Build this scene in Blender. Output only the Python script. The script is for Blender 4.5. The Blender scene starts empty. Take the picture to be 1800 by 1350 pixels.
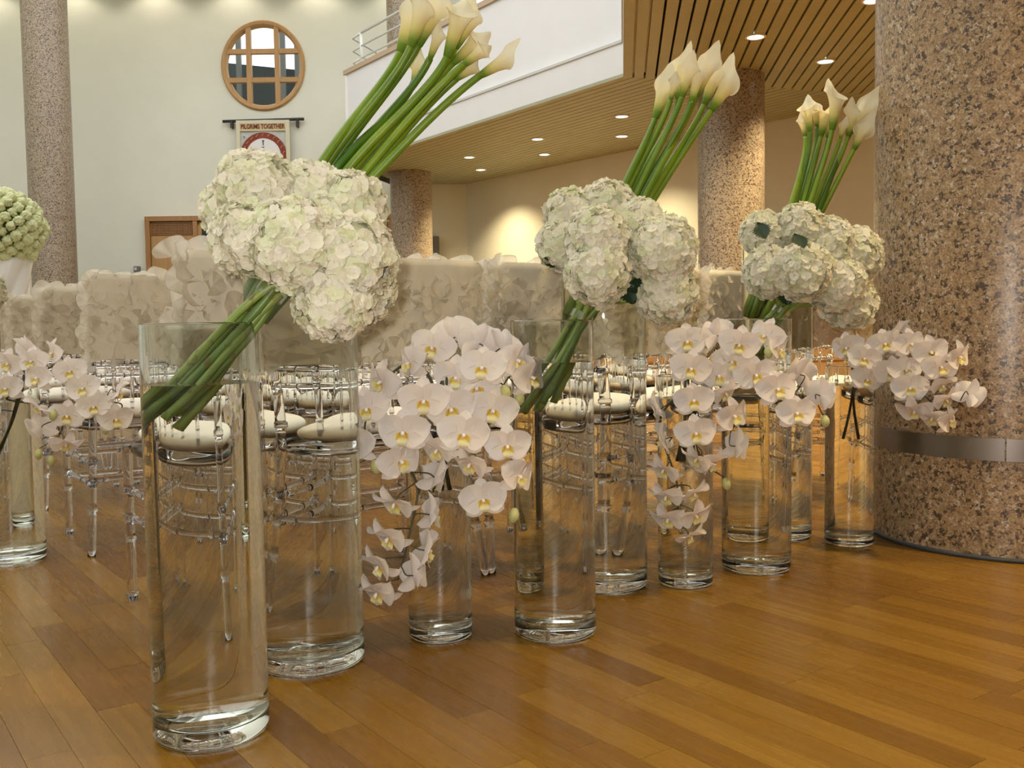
import bpy, bmesh, math, random
from mathutils import Vector, Matrix, Quaternion

# ------------------------------------------------------------------ camera, world, exposure
sc = bpy.context.scene
col = sc.collection
V = Vector
PI = math.pi
R = math.radians
FPX = 1700.0
CAM_H = 0.75
CAM_ROT = Matrix.Rotation(R(90 - 3.37), 3, 'X') @ Matrix.Rotation(R(-0.8), 3, 'Z')
CAM_LOC = V((0, 0, CAM_H))
cam_d = bpy.data.cameras.new('camera'); cam = bpy.data.objects.new('camera', cam_d); col.objects.link(cam)
cam_d.sensor_width = 36.0; cam_d.lens = 36.0 * FPX / 1800.0; cam_d.clip_start = 0.02; cam_d.clip_end = 200
cam.matrix_world = Matrix.Translation(CAM_LOC) @ CAM_ROT.to_4x4()
sc.camera = cam

W = bpy.data.worlds.new('daylight'); sc.world = W; W.use_nodes = True
bg = W.node_tree.nodes['Background']; bg.inputs['Color'].default_value = (1.0, 0.985, 0.95, 1); bg.inputs['Strength'].default_value = 1.9

fl = bpy.data.lights.new('camera_flash', 'SPOT'); flo = bpy.data.objects.new('camera_flash', fl); col.objects.link(flo)
fl.energy = 82; fl.color = (1, 0.97, 0.93); fl.shadow_soft_size = 0.02; fl.spot_size = R(85); fl.spot_blend = 0.6
flo.location = (-0.045, -0.03, CAM_H + 0.05); flo.rotation_euler = (R(88), 0, 0)

vs = sc.view_settings
sc.display_settings.display_device = 'sRGB'
vs.view_transform = 'Standard'; vs.look = 'None'; vs.gamma = 1.0; vs.use_curve_mapping = False
vs.exposure = 0.0
cy = sc.cycles
cy.max_bounces = 16; cy.transmission_bounces = 16; cy.glossy_bounces = 4; cy.diffuse_bounces = 4
cy.transparent_max_bounces = 16; cy.caustics_reflective = False; cy.caustics_refractive = True
cy.sample_clamp_indirect = 6.0; cy.sample_clamp_direct = 0.0; cy.blur_glossy = 0.6
cy.use_denoising = True; cy.use_adaptive_sampling = True; cy.adaptive_threshold = 0.07

# ------------------------------------------------------------------ pixel helpers (photo frame 1800x1350)
def ray(px, py):
    return CAM_ROT @ V(((px - 900) / FPX, (675 - py) / FPX, -1.0))
def at(px, py, Y):
    d = ray(px, py); return CAM_LOC + d * (Y / d.y)
def on_z(px, py, z):
    d = ray(px, py); return CAM_LOC + d * ((z - CAM_H) / d.z)

# ------------------------------------------------------------------ mesh helpers
class MB:
    def __init__(s): s.v = []; s.f = []
    def add(s, vs_, fs_):
        o = len(s.v); s.v.extend([tuple(p) for p in vs_]); s.f.extend([tuple(i + o for i in f) for f in fs_]); return s
    def box(s, c, d, m=None):
        x, y, z = d[0] / 2, d[1] / 2, d[2] / 2
        p = [V((i * x, j * y, k * z)) for k in (-1, 1) for j in (-1, 1) for i in (-1, 1)]
        if m is not None: p = [m @ q for q in p]
        p = [q + V(c) for q in p]
        return s.add(p, [(0, 2, 3, 1), (4, 5, 7, 6), (0, 1, 5, 4), (2, 6, 7, 3), (0, 4, 6, 2), (1, 3, 7, 5)])
    def prism(s, poly, z0, z1):
        n = len(poly)
        a = [(p[0], p[1], z0) for p in poly]; b = [(p[0], p[1], z1) for p in poly]
        fs = [tuple(range(n - 1, -1, -1)), tuple(range(n, 2 * n))]
        for i in range(n):
            j = (i + 1) % n; fs.append((i, j, n + j, n + i))
        return s.add(a + b, fs)
    def tube(s, path, rad, n=8, cap=True):
        P = [V(p) for p in path]; m = len(P)
        if not hasattr(rad, '__len__'): rad = [rad] * m
        T = []
        for i in range(m):
            t = P[min(i + 1, m - 1)] - P[max(i - 1, 0)]
            T.append(t.normalized() if t.length > 1e-9 else V((0, 0, 1)))
        up = V((0, 0, 1)) if abs(T[0].z) < 0.9 else V((1, 0, 0))
        N = (up - T[0] * up.dot(T[0])).normalized(); vs_ = []
        for i in range(m):
            N = (N - T[i] * N.dot(T[i])).normalized(); B = T[i].cross(N)
            for k in range(n):
                a = 2 * PI * k / n
                vs_.append(P[i] + (N * math.cos(a) + B * math.sin(a)) * rad[i])
        fs = []
        for i in range(m - 1):
            for k in range(n):
                k2 = (k + 1) % n
                fs.append((i * n + k, i * n + k2, (i + 1) * n + k2, (i + 1) * n + k))
        if cap:
            fs.append(tuple(range(n - 1, -1, -1))); fs.append(tuple((m - 1) * n + k for k in range(n)))
        return s.add(vs_, fs)
    def lathe(s, prof, n=48, c=(0, 0, 0), closed=False):
        vs_ = []; idx = []
        for r, z in prof:
            if r < 1e-6: idx.append([len(vs_)]); vs_.append((c[0], c[1], c[2] + z))
            else:
                idx.append(list(range(len(vs_), len(vs_) + n)))
                for k in range(n):
                    a = 2 * PI * k / n; vs_.append((c[0] + r * math.cos(a), c[1] + r * math.sin(a), c[2] + z))
        fs = []
        m = len(prof); rng = range(m) if closed else range(m - 1)
        for i in rng:
            A, B = idx[i], idx[(i + 1) % m]
            for k in range(n):
                k2 = (k + 1) % n
                if len(A) == 1 and len(B) == 1: continue
                if len(A) == 1: fs.append((A[0], B[k2], B[k]))
                elif len(B) == 1: fs.append((A[k], A[k2], B[0]))
                else: fs.append((A[k], A[k2], B[k2], B[k]))
        return s.add(vs_, fs)
    def grid(s, fn, nu, nv, wrapv=False):
        vs_ = []; fs = []
        cv = nv if wrapv else nv + 1
        for i in range(nu + 1):
            for j in range(cv): vs_.append(fn(i / nu, j / nv))
        for i in range(nu):
            for j in range(nv):
                j2 = (j + 1) % cv
                fs.append((i * cv + j, i * cv + j2, (i + 1) * cv + j2, (i + 1) * cv + j))
        return s.add(vs_, fs)
    def mesh(s, name, mat=None, smooth=True, recalc=False):
        me = bpy.data.meshes.new(name); me.from_pydata(s.v, [], s.f)
        if recalc:
            b = bmesh.new(); b.from_mesh(me); bmesh.ops.recalc_face_normals(b, faces=b.faces); b.to_mesh(me); b.free()
        if smooth: me.polygons.foreach_set('use_smooth', [True] * len(me.polygons))
        if mat: me.materials.append(mat)
        me.update(); return me
    def obj(s, name, mat=None, parent=None, smooth=False, recalc=False):
        return link(name, s.mesh(name, mat, smooth, recalc), parent)

def link(name, me, parent=None, mtx=None):
    o = bpy.data.objects.new(name, me); col.objects.link(o)
    if parent is not None: o.parent = parent
    if mtx is not None: o.matrix_local = mtx
    return o
def tag(o, label=None, cat=None, group=None, kind=None):
    if label: o['label'] = label
    if cat: o['category'] = cat
    if group: o['group'] = group
    if kind: o['kind'] = kind
    return o
def thing(name, loc, label, cat, group=None, rz=0):
    o = bpy.data.objects.new(name, None); col.objects.link(o); o.location = loc; o.rotation_euler = (0, 0, rz)
    o.empty_display_size = 0.05
    return tag(o, label, cat, group)
def smooth_by_angle(me, deg=35):
    b = bmesh.new(); b.from_mesh(me)
    for e in b.edges:
        if len(e.link_faces) == 2 and e.calc_face_angle(0) > R(deg): e.smooth = False
    b.to_mesh(me); b.free()
def spline(pts, n=24):
    P = [V(p) for p in pts]; P = [P[0] * 2 - P[1]] + P + [P[-1] * 2 - P[-2]]
    out = []; m = len(P) - 3
    for i in range(m):
        k = max(2, n // m)
        for j in range(k):
            t = j / k; a, b, c, d = P[i:i + 4]
            out.append(0.5 * ((2 * b) + (c - a) * t + (2 * a - 5 * b + 4 * c - d) * t * t + (3 * b - a - 3 * c + d) * t ** 3))
    out.append(P[-2]); return out
def frame(z, x=None):
    """matrix whose local Z is z and local X near x"""
    z = V(z).normalized(); x = V(x) if x is not None else V((1, 0, 0))
    if abs(x.normalized().dot(z)) > 0.97: x = V((0, 1, 0)) if abs(z.y) < 0.9 else V((0, 0, 1))
    x = (x - z * x.dot(z)).normalized(); y = z.cross(x)
    return Matrix((x, y, z)).transposed()

# ------------------------------------------------------------------ materials
class NT:
    def __init__(s, name):
        s.m = bpy.data.materials.new(name); s.m.use_nodes = True; s.t = s.m.node_tree; s.t.nodes.clear()
        s.out = s.n('ShaderNodeOutputMaterial')
    def n(s, typ, **kw):
        x = s.t.nodes.new(typ)
        for k, v_ in kw.items():
            if k.startswith('i_'): x.inputs[k[2:].replace('_', ' ')].default_value = v_
            else: setattr(x, k, v_)
        return x
    def l(s, a, b): s.t.links.new(a, b); return s
    def ramp(s, fac, stops, interp='LINEAR'):
        r = s.n('ShaderNodeValToRGB'); r.color_ramp.interpolation = interp
        e = r.color_ramp.elements
        while len(e) < len(stops): e.new(0.5)
        for q, (p, c) in zip(e, stops): q.position = p; q.color = (*c, 1)
        s.l(fac, r.inputs['Fac']); return r.outputs['Color']
    def bsdf(s, **kw):
        b = s.n('ShaderNodeBsdfPrincipled')
        for k, v_ in kw.items(): b.inputs[k].default_value = v_
        s.l(b.outputs['BSDF'], s.out.inputs['Surface']); return b
def c4(c): return (*c, 1)
def plain(name, c, rough=0.6, metal=0.0, spec=0.5, noise=0.0, nscale=20):
    k = NT(name); b = k.bsdf(**{'Base Color': c4(c), 'Roughness': rough, 'Metallic': metal, 'Specular IOR Level': spec})
    if noise:
        t = k.n('ShaderNodeTexCoord'); nz = k.n('ShaderNodeTexNoise', i_Scale=nscale, i_Detail=4.0); k.l(t.outputs['Object'], nz.inputs['Vector'])
        k.l(k.ramp(nz.outputs['Fac'], [(0.3, tuple(x * (1 - noise) for x in c)), (0.7, tuple(min(1, x * (1 + noise)) for x in c))]), b.inputs['Base Color'])
    return k.m
def glassy(name, c, ior, rough=0.0):
    k = NT(name); g = k.n('ShaderNodeBsdfGlass'); g.inputs['Color'].default_value = c4(c); g.inputs['IOR'].default_value = ior; g.inputs['Roughness'].default_value = rough
    k.l(g.outputs['BSDF'], k.out.inputs['Surface']); return k.m
M = {}
M['glass'] = glassy('vase_glass', (0.975, 0.99, 0.98), 1.5)
M['water'] = glassy('vase_water', (0.985, 0.99, 0.975), 1.33)
def refr(name, c, ior):
    k = NT(name); g = k.n('ShaderNodeBsdfRefraction'); g.inputs['Color'].default_value = c4(c); g.inputs['IOR'].default_value = ior; g.inputs['Roughness'].default_value = 0.0
    k.l(g.outputs['BSDF'], k.out.inputs['Surface']); return k.m
M['glass_wet'] = refr('vase_glass_against_water', (0.99, 0.995, 0.99), 1.5)
M['water_wet'] = refr('vase_water_against_glass', (0.995, 0.995, 0.985), 1.33)
M['acrylic'] = glassy('clear_acrylic', (0.93, 0.93, 0.945), 1.47, 0.0)
M['pane'] = glassy('window_pane', (0.8, 0.85, 0.86), 1.02)
M['plaster'] = plain('white_plaster', (0.775, 0.795, 0.70), 0.85, noise=0.02, nscale=1.5)
M['fascia'] = plain('white_fascia_paint', (0.82, 0.83, 0.84), 0.8, noise=0.015, nscale=2)
M['ledge'] = plain('grey_ledge', (0.62, 0.63, 0.60), 0.8)
M['cap'] = plain('tan_parapet_cap', (0.52, 0.40, 0.27), 0.6)
M['rail'] = plain('pale_rail_paint', (0.78, 0.82, 0.78), 0.4)
M['slat'] = plain('tan_slat_paint', (0.41, 0.43, 0.30), 0.55, noise=0.05, nscale=3)
M['void'] = plain('black_plenum', (0.02, 0.018, 0.015), 0.9)
M['lip'] = plain('downlight_trim', (0.75, 0.72, 0.66), 0.4)
M['steel'] = plain('brushed_steel', (0.33, 0.29, 0.26), 0.3, metal=1.0)
M['dark'] = plain('dark_skirting', (0.05, 0.05, 0.05), 0.5)
M['grey'] = plain('dark_grey_paint', (0.17, 0.17, 0.16), 0.6)
M['black'] = plain('dark_door_glass', (0.015, 0.016, 0.02), 0.15)
M['iron'] = plain('black_iron', (0.03, 0.03, 0.03), 0.5)
M['slate'] = plain('dark_roof_slate', (0.05, 0.058, 0.058), 0.7, noise=0.2, nscale=1.5)
M['cushion'] = plain('cream_cushion', (0.80, 0.73, 0.60), 0.8, noise=0.03, nscale=40)
M['ceramic'] = plain('white_glazed_ceramic', (0.82, 0.81, 0.79), 0.22)

def emit(name, c, s):
    k = NT(name); e = k.n('ShaderNodeEmission'); e.inputs['Color'].default_value = c4(c); e.inputs['Strength'].default_value = s
    k.l(e.outputs[0], k.out.inputs['Surface']); return k.m
M['lamp'] = emit('downlight_lamp', (1.0, 0.93, 0.82), 9.0)

def granite(name, sc_=85.0, base=((0.37, 0.24, 0.12), (0.46, 0.315, 0.17)), contrast=1.0):
    k = NT(name); b = k.bsdf(Roughness=0.32)
    t = k.n('ShaderNodeTexCoord')
    nz = k.n('ShaderNodeTexNoise', i_Scale=sc_ * 0.9, i_Detail=3.0, i_Roughness=0.6); k.l(t.outputs['Object'], nz.inputs['Vector'])
    v1 = k.n('ShaderNodeTexVoronoi', i_Scale=sc_); v1.inputs['Randomness'].default_value = 1.0
    mixv = k.n('ShaderNodeMix', data_type='VECTOR'); mixv.inputs[0].default_value = 0.035
    k.l(t.outputs['Object'], mixv.inputs[4]); k.l(nz.outputs['Color'], mixv.inputs[5]); k.l(mixv.outputs[1], v1.inputs['Vector'])
    sep = k.n('ShaderNodeSeparateColor'); k.l(v1.outputs['Color'], sep.inputs[0])
    g = contrast
    cr = k.ramp(sep.outputs[0], [(0.0, (0.085, 0.055, 0.035)), (0.13, (0.17, 0.11, 0.07)), (0.22, base[0]), (0.62, base[1]), (0.85, (0.52, 0.38, 0.24)), (0.95, (0.58, 0.48, 0.36))], 'CONSTANT')
    nb = k.n('ShaderNodeTexNoise', i_Scale=sc_ * 1.6, i_Detail=4.0); k.l(t.outputs['Object'], nb.inputs['Vector'])
    mul = k.n('ShaderNodeMix', data_type='RGBA', blend_type='MULTIPLY'); mul.inputs[0].default_value = 0.8 * g
    k.l(cr, mul.inputs[6]); k.l(k.ramp(nb.outputs['Fac'], [(0.35, (0.45, 0.42, 0.4)), (0.6, (1.1, 1.08, 1.05))]), mul.inputs[7])
    k.l(mul.outputs[2], b.inputs['Base Color']); return k.m
M['granite'] = granite('pink_granite', 100)
M['granite_far'] = granite('grey_granite', 70, ((0.34, 0.295, 0.225), (0.41, 0.36, 0.285)), 0.7)

def wood_floor():
    k = NT('oak_floor_plank'); b = k.bsdf(Roughness=0.24, **{'Specular IOR Level': 0.24})
    oi = k.n('ShaderNodeObjectInfo'); geo = k.n('ShaderNodeNewGeometry'); t = k.n('ShaderNodeTexCoord')
    add = k.n('ShaderNodeMath', operation='ADD'); k.l(oi.outputs['Random'], add.inputs[0]); k.l(geo.outputs['Random Per Island'], add.inputs[1])
    fr = k.n('ShaderNodeMath', operation='FRACT'); k.l(add.outputs[0], fr.inputs[0])
    mp = k.n('ShaderNodeMapping'); mp.inputs['Rotation'].default_value = (0, 0, -AX); mp.inputs['Scale'].default_value = (1, 1, 1)
    k.l(geo.outputs['Position'], mp.inputs['Vector'])
    sc2 = k.n('ShaderNodeVectorMath', operation='MULTIPLY'); sc2.inputs[1].default_value = (3.5, 60, 1); k.l(mp.outputs[0], sc2.inputs[0])
    off = k.n('ShaderNodeVectorMath', operation='ADD'); k.l(sc2.outputs[0], off.inputs[0])
    comb = k.n('ShaderNodeCombineXYZ'); ms = k.n('ShaderNodeMath', operation='MULTIPLY'); ms.inputs[1].default_value = 37.0; k.l(fr.outputs[0], ms.inputs[0])
    k.l(ms.outputs[0], comb.inputs[0]); k.l(ms.outputs[0], comb.inputs[2]); k.l(comb.outputs[0], off.inputs[1])
    nz = k.n('ShaderNodeTexNoise', i_Scale=1.0, i_Detail=5.0, i_Roughness=0.6); k.l(off.outputs[0], nz.inputs['Vector'])
    base = k.ramp(fr.outputs[0], [(0.0, (0.150, 0.066, 0.005)), (0.3, (0.190, 0.088, 0.007)), (0.6, (0.212, 0.102, 0.009)), (1.0, (0.252, 0.130, 0.014))])
    mul = k.n('ShaderNodeMix', data_type='RGBA', blend_type='MULTIPLY'); mul.inputs[0].default_value = 0.55
    k.l(base, mul.inputs[6]); k.l(k.ramp(nz.outputs['Fac'], [(0.3, (0.72, 0.68, 0.62)), (0.7, (1.1, 1.1, 1.1))]), mul.inputs[7])
    k.l(mul.outputs[2], b.inputs['Base Color'])
    rr = k.n('ShaderNodeMapRange'); rr.inputs['To Min'].default_value = 0.2; rr.inputs['To Max'].default_value = 0.34; k.l(nz.outputs['Fac'], rr.inputs['Value']); k.l(rr.outputs[0], b.inputs['Roughness'])
    return k.m
AX = R(126)            # direction of the floor boards, rows and mezzanine front (from +X)
M['floor'] = wood_floor()
M['subfloor'] = plain('dark_subfloor', (0.10, 0.05, 0.018), 0.6)
def wood(name, a, b_, rough=0.45):
    k = NT(name); b = k.bsdf(Roughness=rough); t = k.n('ShaderNodeTexCoord')
    mp = k.n('ShaderNodeMapping'); mp.inputs['Scale'].default_value = (14, 14, 1.2); k.l(t.outputs['Object'], mp.inputs['Vector'])
    nz = k.n('ShaderNodeTexNoise', i_Scale=1.5, i_Detail=5.0); k.l(mp.outputs[0], nz.inputs['Vector'])
    k.l(k.ramp(nz.outputs['Fac'], [(0.3, a), (0.7, b_)]), b.inputs['Base Color']); return k.m
M['oak'] = wood('golden_oak', (0.42, 0.24, 0.085), (0.50, 0.30, 0.12))
M['oak_dark'] = wood('brown_oak', (0.34, 0.17, 0.06), (0.42, 0.22, 0.085))

def petal_mat(name, ramp_stops, transl=0.35, zgrad=None, noise=40, rough=0.6):
    """diffuse + translucent petal; ramp over object random or local z"""
    k = NT(name)
    if zgrad:
        t = k.n('ShaderNodeTexCoord'); sp = k.n('ShaderNodeSeparateXYZ'); k.l(t.outputs['Object'], sp.inputs[0])
        mr = k.n('ShaderNodeMapRange'); mr.inputs['From Min'].default_value = zgrad[0]; mr.inputs['From Max'].default_value = zgrad[1]; k.l(sp.outputs[2], mr.inputs['Value'])
        nz = k.n('ShaderNodeTexNoise', i_Scale=noise, i_Detail=3.0); k.l(t.outputs['Object'], nz.inputs['Vector'])
        ad = k.n('ShaderNodeMath', operation='MULTIPLY_ADD'); k.l(nz.outputs['Fac'], ad.inputs[0]); ad.inputs[1].default_value = 0.16; k.l(mr.outputs[0], ad.inputs[2])
        c = k.ramp(ad.outputs[0], ramp_stops)
    else:
        oi = k.n('ShaderNodeObjectInfo'); c = k.ramp(oi.outputs['Random'], ramp_stops)
    d = k.n('ShaderNodeBsdfPrincipled'); d.inputs['Roughness'].default_value = rough; d.inputs['Specular IOR Level'].default_value = 0.25; k.l(c, d.inputs['Base Color'])
    tr = k.n('ShaderNodeBsdfTranslucent'); k.l(c, tr.inputs['Color'])
    mx = k.n('ShaderNodeMixShader'); mx.inputs[0].default_value = transl
    k.l(d.outputs[0], mx.inputs[1]); k.l(tr.outputs[0], mx.inputs[2]); k.l(mx.outputs[0], k.out.inputs['Surface'])
    return k.m
M['floret'] = petal_mat('hydrangea_petal', [(0.0, (0.78, 0.80, 0.52)), (0.25, (0.85, 0.83, 0.62)), (0.6, (0.90, 0.86, 0.70)), (1.0, (0.90, 0.85, 0.72))], 0.3)
M['core'] = plain('hydrangea_core', (0.72, 0.70, 0.46), 0.8)
M['ball'] = plain('green_white_bud', (0.70, 0.74, 0.42), 0.8, noise=0.22, nscale=120)
_t = M['ball'].node_tree; _n = _t.nodes.new('ShaderNodeTexVoronoi'); _n.inputs['Scale'].default_value = 9.0; _c = _t.nodes.new('ShaderNodeTexCoord'); _b = _t.nodes.new('ShaderNodeBump'); _b.inputs['Strength'].default_value = 0.5; _b.inputs['Distance'].default_value = 0.004; _b.invert = True
_t.links.new(_c.outputs['Object'], _n.inputs['Vector']); _t.links.new(_n.outputs['Distance'], _b.inputs['Height']); _t.links.new(_b.outputs['Normal'], [q for q in _t.nodes if q.type == 'BSDF_PRINCIPLED'][0].inputs['Normal'])
M['ballcore'] = plain('dark_green_core', (0.05, 0.08, 0.02), 0.8)
M['orchid'] = petal_mat('orchid_petal', [(0.0, (0.88, 0.80, 0.74)), (0.5, (0.90, 0.83, 0.77)), (1.0, (0.91, 0.845, 0.77))], 0.3)
M['sepal'] = petal_mat('orchid_sepal', [(0.0, (0.87, 0.78, 0.71)), (1.0, (0.90, 0.82, 0.75))], 0.3)
M['lipy'] = petal_mat('orchid_lip', [(0.0, (0.55, 0.10, 0.02)), (0.35, (0.75, 0.45, 0.04)), (0.7, (0.85, 0.75, 0.25)), (1.0, (0.9, 0.86, 0.7))], 0.2, (-0.002, 0.022), 160)
M['column'] = plain('orchid_column', (0.88, 0.84, 0.80), 0.6)
M['bud'] = plain('orchid_bud', (0.52, 0.50, 0.20), 0.5, noise=0.15, nscale=60)
M['orchid_stem'] = plain('dark_orchid_stem', (0.055, 0.05, 0.02), 0.5, noise=0.3, nscale=50)
M['spathe'] = petal_mat('calla_spathe', [(0.0, (0.09, 0.20, 0.015)), (0.22, (0.22, 0.34, 0.03)), (0.45, (0.78, 0.70, 0.24)), (0.70, (0.90, 0.80, 0.48)), (1.0, (0.92, 0.87, 0.66))], 0.3, (0.0, 0.095), 25)
M['spadix'] = plain('yellow_spadix', (0.75, 0.50, 0.05), 0.7)
def stem_mat(name, a, b_, spots=False):
    k = NT(name); b = k.bsdf(Roughness=0.4); t = k.n('ShaderNodeTexCoord')
    oi = k.n('ShaderNodeObjectInfo'); nz = k.n('ShaderNodeTexNoise', i_Scale=9.0, i_Detail=3.0)
    k.l(t.outputs['Object'], nz.inputs['Vector'])
    ad = k.n('ShaderNodeMath', operation='MULTIPLY_ADD'); k.l(oi.outputs['Random'], ad.inputs[0]); ad.inputs[1].default_value = 0.6
    sb = k.n('ShaderNodeMath', operation='SUBTRACT'); k.l(nz.outputs['Fac'], sb.inputs[0]); sb.inputs[1].default_value = 0.25; k.l(sb.outputs[0], ad.inputs[2])
    c = k.ramp(ad.outputs[0], [(0.1, a), (0.9, b_)])
    if spots:
        vz = k.n('ShaderNodeTexNoise', i_Scale=55.0, i_Detail=2.0); k.l(t.outputs['Object'], vz.inputs['Vector'])
        mx = k.n('ShaderNodeMix', data_type='RGBA'); k.l(k.ramp(vz.outputs['Fac'], [(0.62, (0, 0, 0)), (0.7, (0.8, 0.8, 0.8))]), mx.inputs[0])
        k.l(c, mx.inputs[6]); mx.inputs[7].default_value = (0.16, 0.075, 0.025, 1); c = mx.outputs[2]
    k.l(c, b.inputs['Base Color']); return k.m
M['calla_stem'] = stem_mat('calla_stem', (0.045, 0.135, 0.004), (0.25, 0.36, 0.012))
M['hyd_stem'] = stem_mat('hydrangea_stem', (0.085, 0.16, 0.025), (0.25, 0.33, 0.065), True)
M['leaf'] = plain('dark_leaf', (0.012, 0.035, 0.010), 0.5, noise=0.3, nscale=40)
def clear_film():
    k = NT('clear_tape'); a = k.n('ShaderNodeBsdfTransparent'); b = k.n('ShaderNodeBsdfGlossy'); b.inputs['Roughness'].default_value = 0.08
    m = k.n('ShaderNodeMixShader'); m.inputs[0].default_value = 0.10; k.l(a.outputs[0], m.inputs[1]); k.l(b.outputs[0], m.inputs[2]); k.l(m.outputs[0], k.out.inputs['Surface']); return k.m
M['tie'] = clear_film()
def organza():
    k = NT('organza'); oi = k.n('ShaderNodeObjectInfo')
    c = k.ramp(oi.outputs['Random'], [(0, (0.76, 0.70, 0.57)), (1, (0.86, 0.82, 0.73))])
    d = k.n('ShaderNodeBsdfPrincipled'); d.inputs['Roughness'].default_value = 0.45; k.l(c, d.inputs['Base Color'])
    tr = k.n('ShaderNodeBsdfTranslucent'); k.l(c, tr.inputs['Color'])
    m1 = k.n('ShaderNodeMixShader'); m1.inputs[0].default_value = 0.55; k.l(d.outputs[0], m1.inputs[1]); k.l(tr.outputs[0], m1.inputs[2])
    tp = k.n('ShaderNodeBsdfTransparent'); m2 = k.n('ShaderNodeMixShader'); m2.inputs[0].default_value = 0.30; k.l(m1.outputs[0], m2.inputs[1]); k.l(tp.outputs[0], m2.inputs[2])
    k.l(m2.outputs[0], k.out.inputs['Surface']); return k.m
M['organza'] = organza()
M['cover'] = plain('ivory_cover_cloth', (0.70, 0.63, 0.49), 0.7, noise=0.05, nscale=30)
M['banner'] = plain('pale_banner_cloth', (0.58, 0.60, 0.56), 0.9, noise=0.06, nscale=8)
M['banner_edge'] = plain('cream_banner_border', (0.68, 0.66, 0.50), 0.9)
M['banner_head'] = plain('gold_banner_strip', (0.62, 0.50, 0.27), 0.9)
M['red'] = plain('brick_red_print', (0.26, 0.055, 0.035), 0.9, noise=0.3, nscale=30)
M['ink'] = plain('dark_print', (0.04, 0.03, 0.03), 0.9)
M['maroon'] = plain('maroon_lettering', (0.16, 0.025, 0.02), 0.9)
M['blue'] = plain('blue_print', (0.12, 0.22, 0.4), 0.9)

random.seed(7)
# ================================================================== SETTING
a_ = V((math.cos(AX), math.sin(AX), 0)); p_ = V((math.sin(AX), -math.cos(AX), 0))   # along boards / across boards
CZ = 4.125
K = V((1.57, 13.37, 0)); E1 = V((-3.44, 20.34, 0)); E2 = V((-2.75, 22.98, 0)); W1 = V((-1.0, 22.98, 0)); W2 = V((5.6, 15.0, 0)); W3 = V((12.0, 7.25, 0))
NE = V((0.1142, 0.9935, 0)).normalized()              # direction of the near mezzanine edge
KN = K - NE * 18.0

# floor: base plus separate boards near, one joined field beyond
mb = MB(); mb.box((0, 8, -0.054), (34, 34, 0.1)); floor = mb.obj('floor', M['subfloor']); tag(floor, 'honey coloured oak strip floor', None, None, 'structure')
pw = 0.078
planks = []
rr = random.Random(3)
v0 = -14.0
nv_ = int(30 / pw)
for i in range(nv_):
    v = v0 + (i + 0.5) * pw
    u = -6.0 - rr.random()
    while u < 27:
        L = rr.uniform(0.3, 0.95); c = a_ * (u + L / 2) + p_ * v
        if -1.6 < c.y < 21 and -11 < c.x < 9 and abs(c.x) < 0.62 * c.y + 3.2: planks.append((c, L))
        u += L
def seen(c): return c.y > 1.45 and abs(c.x) < 0.56 * c.y + 0.15
planks.sort(key=lambda q: (0 if seen(q[0]) else 1, q[0].length))
unit = MB().box((0, 0, 0), (1, 1, 1)).mesh('plank', M['floor'], False)
rotm = Matrix.Rotation(AX, 4, 'Z')
for c, L in planks[:300]:
    z = rr.uniform(-0.0006, 0.0)
    link('plank', unit, floor, Matrix.Translation((c.x, c.y, -0.002 + z)) @ rotm @ Matrix.Diagonal((L - 0.0008, pw - 0.0008, 0.004, 1)))
mb = MB(); r3 = rotm.to_3x3()
for c, L in planks[300:]:
    mb.box((c.x, c.y, -0.002 + rr.uniform(-0.0006, 0)), (L - 0.0008, pw - 0.0008, 0.004), r3)
tag(mb.obj('planks', M['floor'], floor), kind='stuff')

# far wall with round window opening, under-mezzanine wall, side walls
WY = 23.0
wc = at(463, 116, WY)                      # window centre
wr = 72.5 * WY / FPX; wrz = 77 * WY / FPX
mb = MB(); n = 64
ring = [(wc.x + wr * math.cos(2 * PI * k / n), wc.z + wrz * math.sin(2 * PI * k / n)) for k in range(n)]
x0, x1, z0, z1 = -14.0, -0.98, 0.0, 10.6
def proj_rect(k):
    a = 2 * PI * k / n; dx, dz = math.cos(a), math.sin(a); t = 1e9
    if dx > 1e-6: t = min(t, (x1 - wc.x) / dx)
    if dx < -1e-6: t = min(t, (x0 - wc.x) / dx)
    if dz > 1e-6: t = min(t, (z1 - wc.z) / dz)
    if dz < -1e-6: t = min(t, (z0 - wc.z) / dz)
    return (wc.x + dx * t, wc.z + dz * t)
rect = [proj_rect(k) for k in range(n)]
for cx_, cz_ in ((x0, z0), (x1, z0), (x0, z1), (x1, z1)):     # snap nearest to corners
    k = min(range(n), key=lambda q: abs(math.atan2(rect[q][1] - wc.z, rect[q][0] - wc.x) - math.atan2(cz_ - wc.z, cx_ - wc.x)))
    rect[k] = (cx_, cz_)
vs_ = [(p[0], WY, p[1]) for p in ring] + [(p[0], WY, p[1]) for p in rect] + [(p[0], WY + 0.3, p[1]) for p in ring] + [(p[0], WY + 0.3, p[1]) for p in rect]
fs_ = []
for k in range(n):
    j = (k + 1) % n
    fs_ += [(k, j, n + j, n + k), (2 * n + k, 3 * n + k, 3 * n + j, 2 * n + j), (k, 2 * n + k, 2 * n + j, j), (n + k, n + j, 3 * n + j, 3 * n + k)]
mb.add(vs_, fs_); w = mb.obj('wall_back', M['plaster']); tag(w, 'tall white plaster wall with the round window', None, None, 'structure')
def wall(name, A, B, z0, z1, th, mat, label):
    A = V(A); B = V(B); d = (B - A).normalized(); nrm = V((-d.y, d.x, 0)) * th
    mb = MB(); mb.prism([A, B, B + nrm, A + nrm], z0, z1)
    o = mb.obj(name, mat, recalc=True); return tag(o, label, None, None, 'structure')
wall('wall_mezzanine', W3 , W1 + V((0.0, 0.0, 0)), 0, CZ + 0.3, -0.3, M['plaster'], 'cream wall under the mezzanine')
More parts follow.
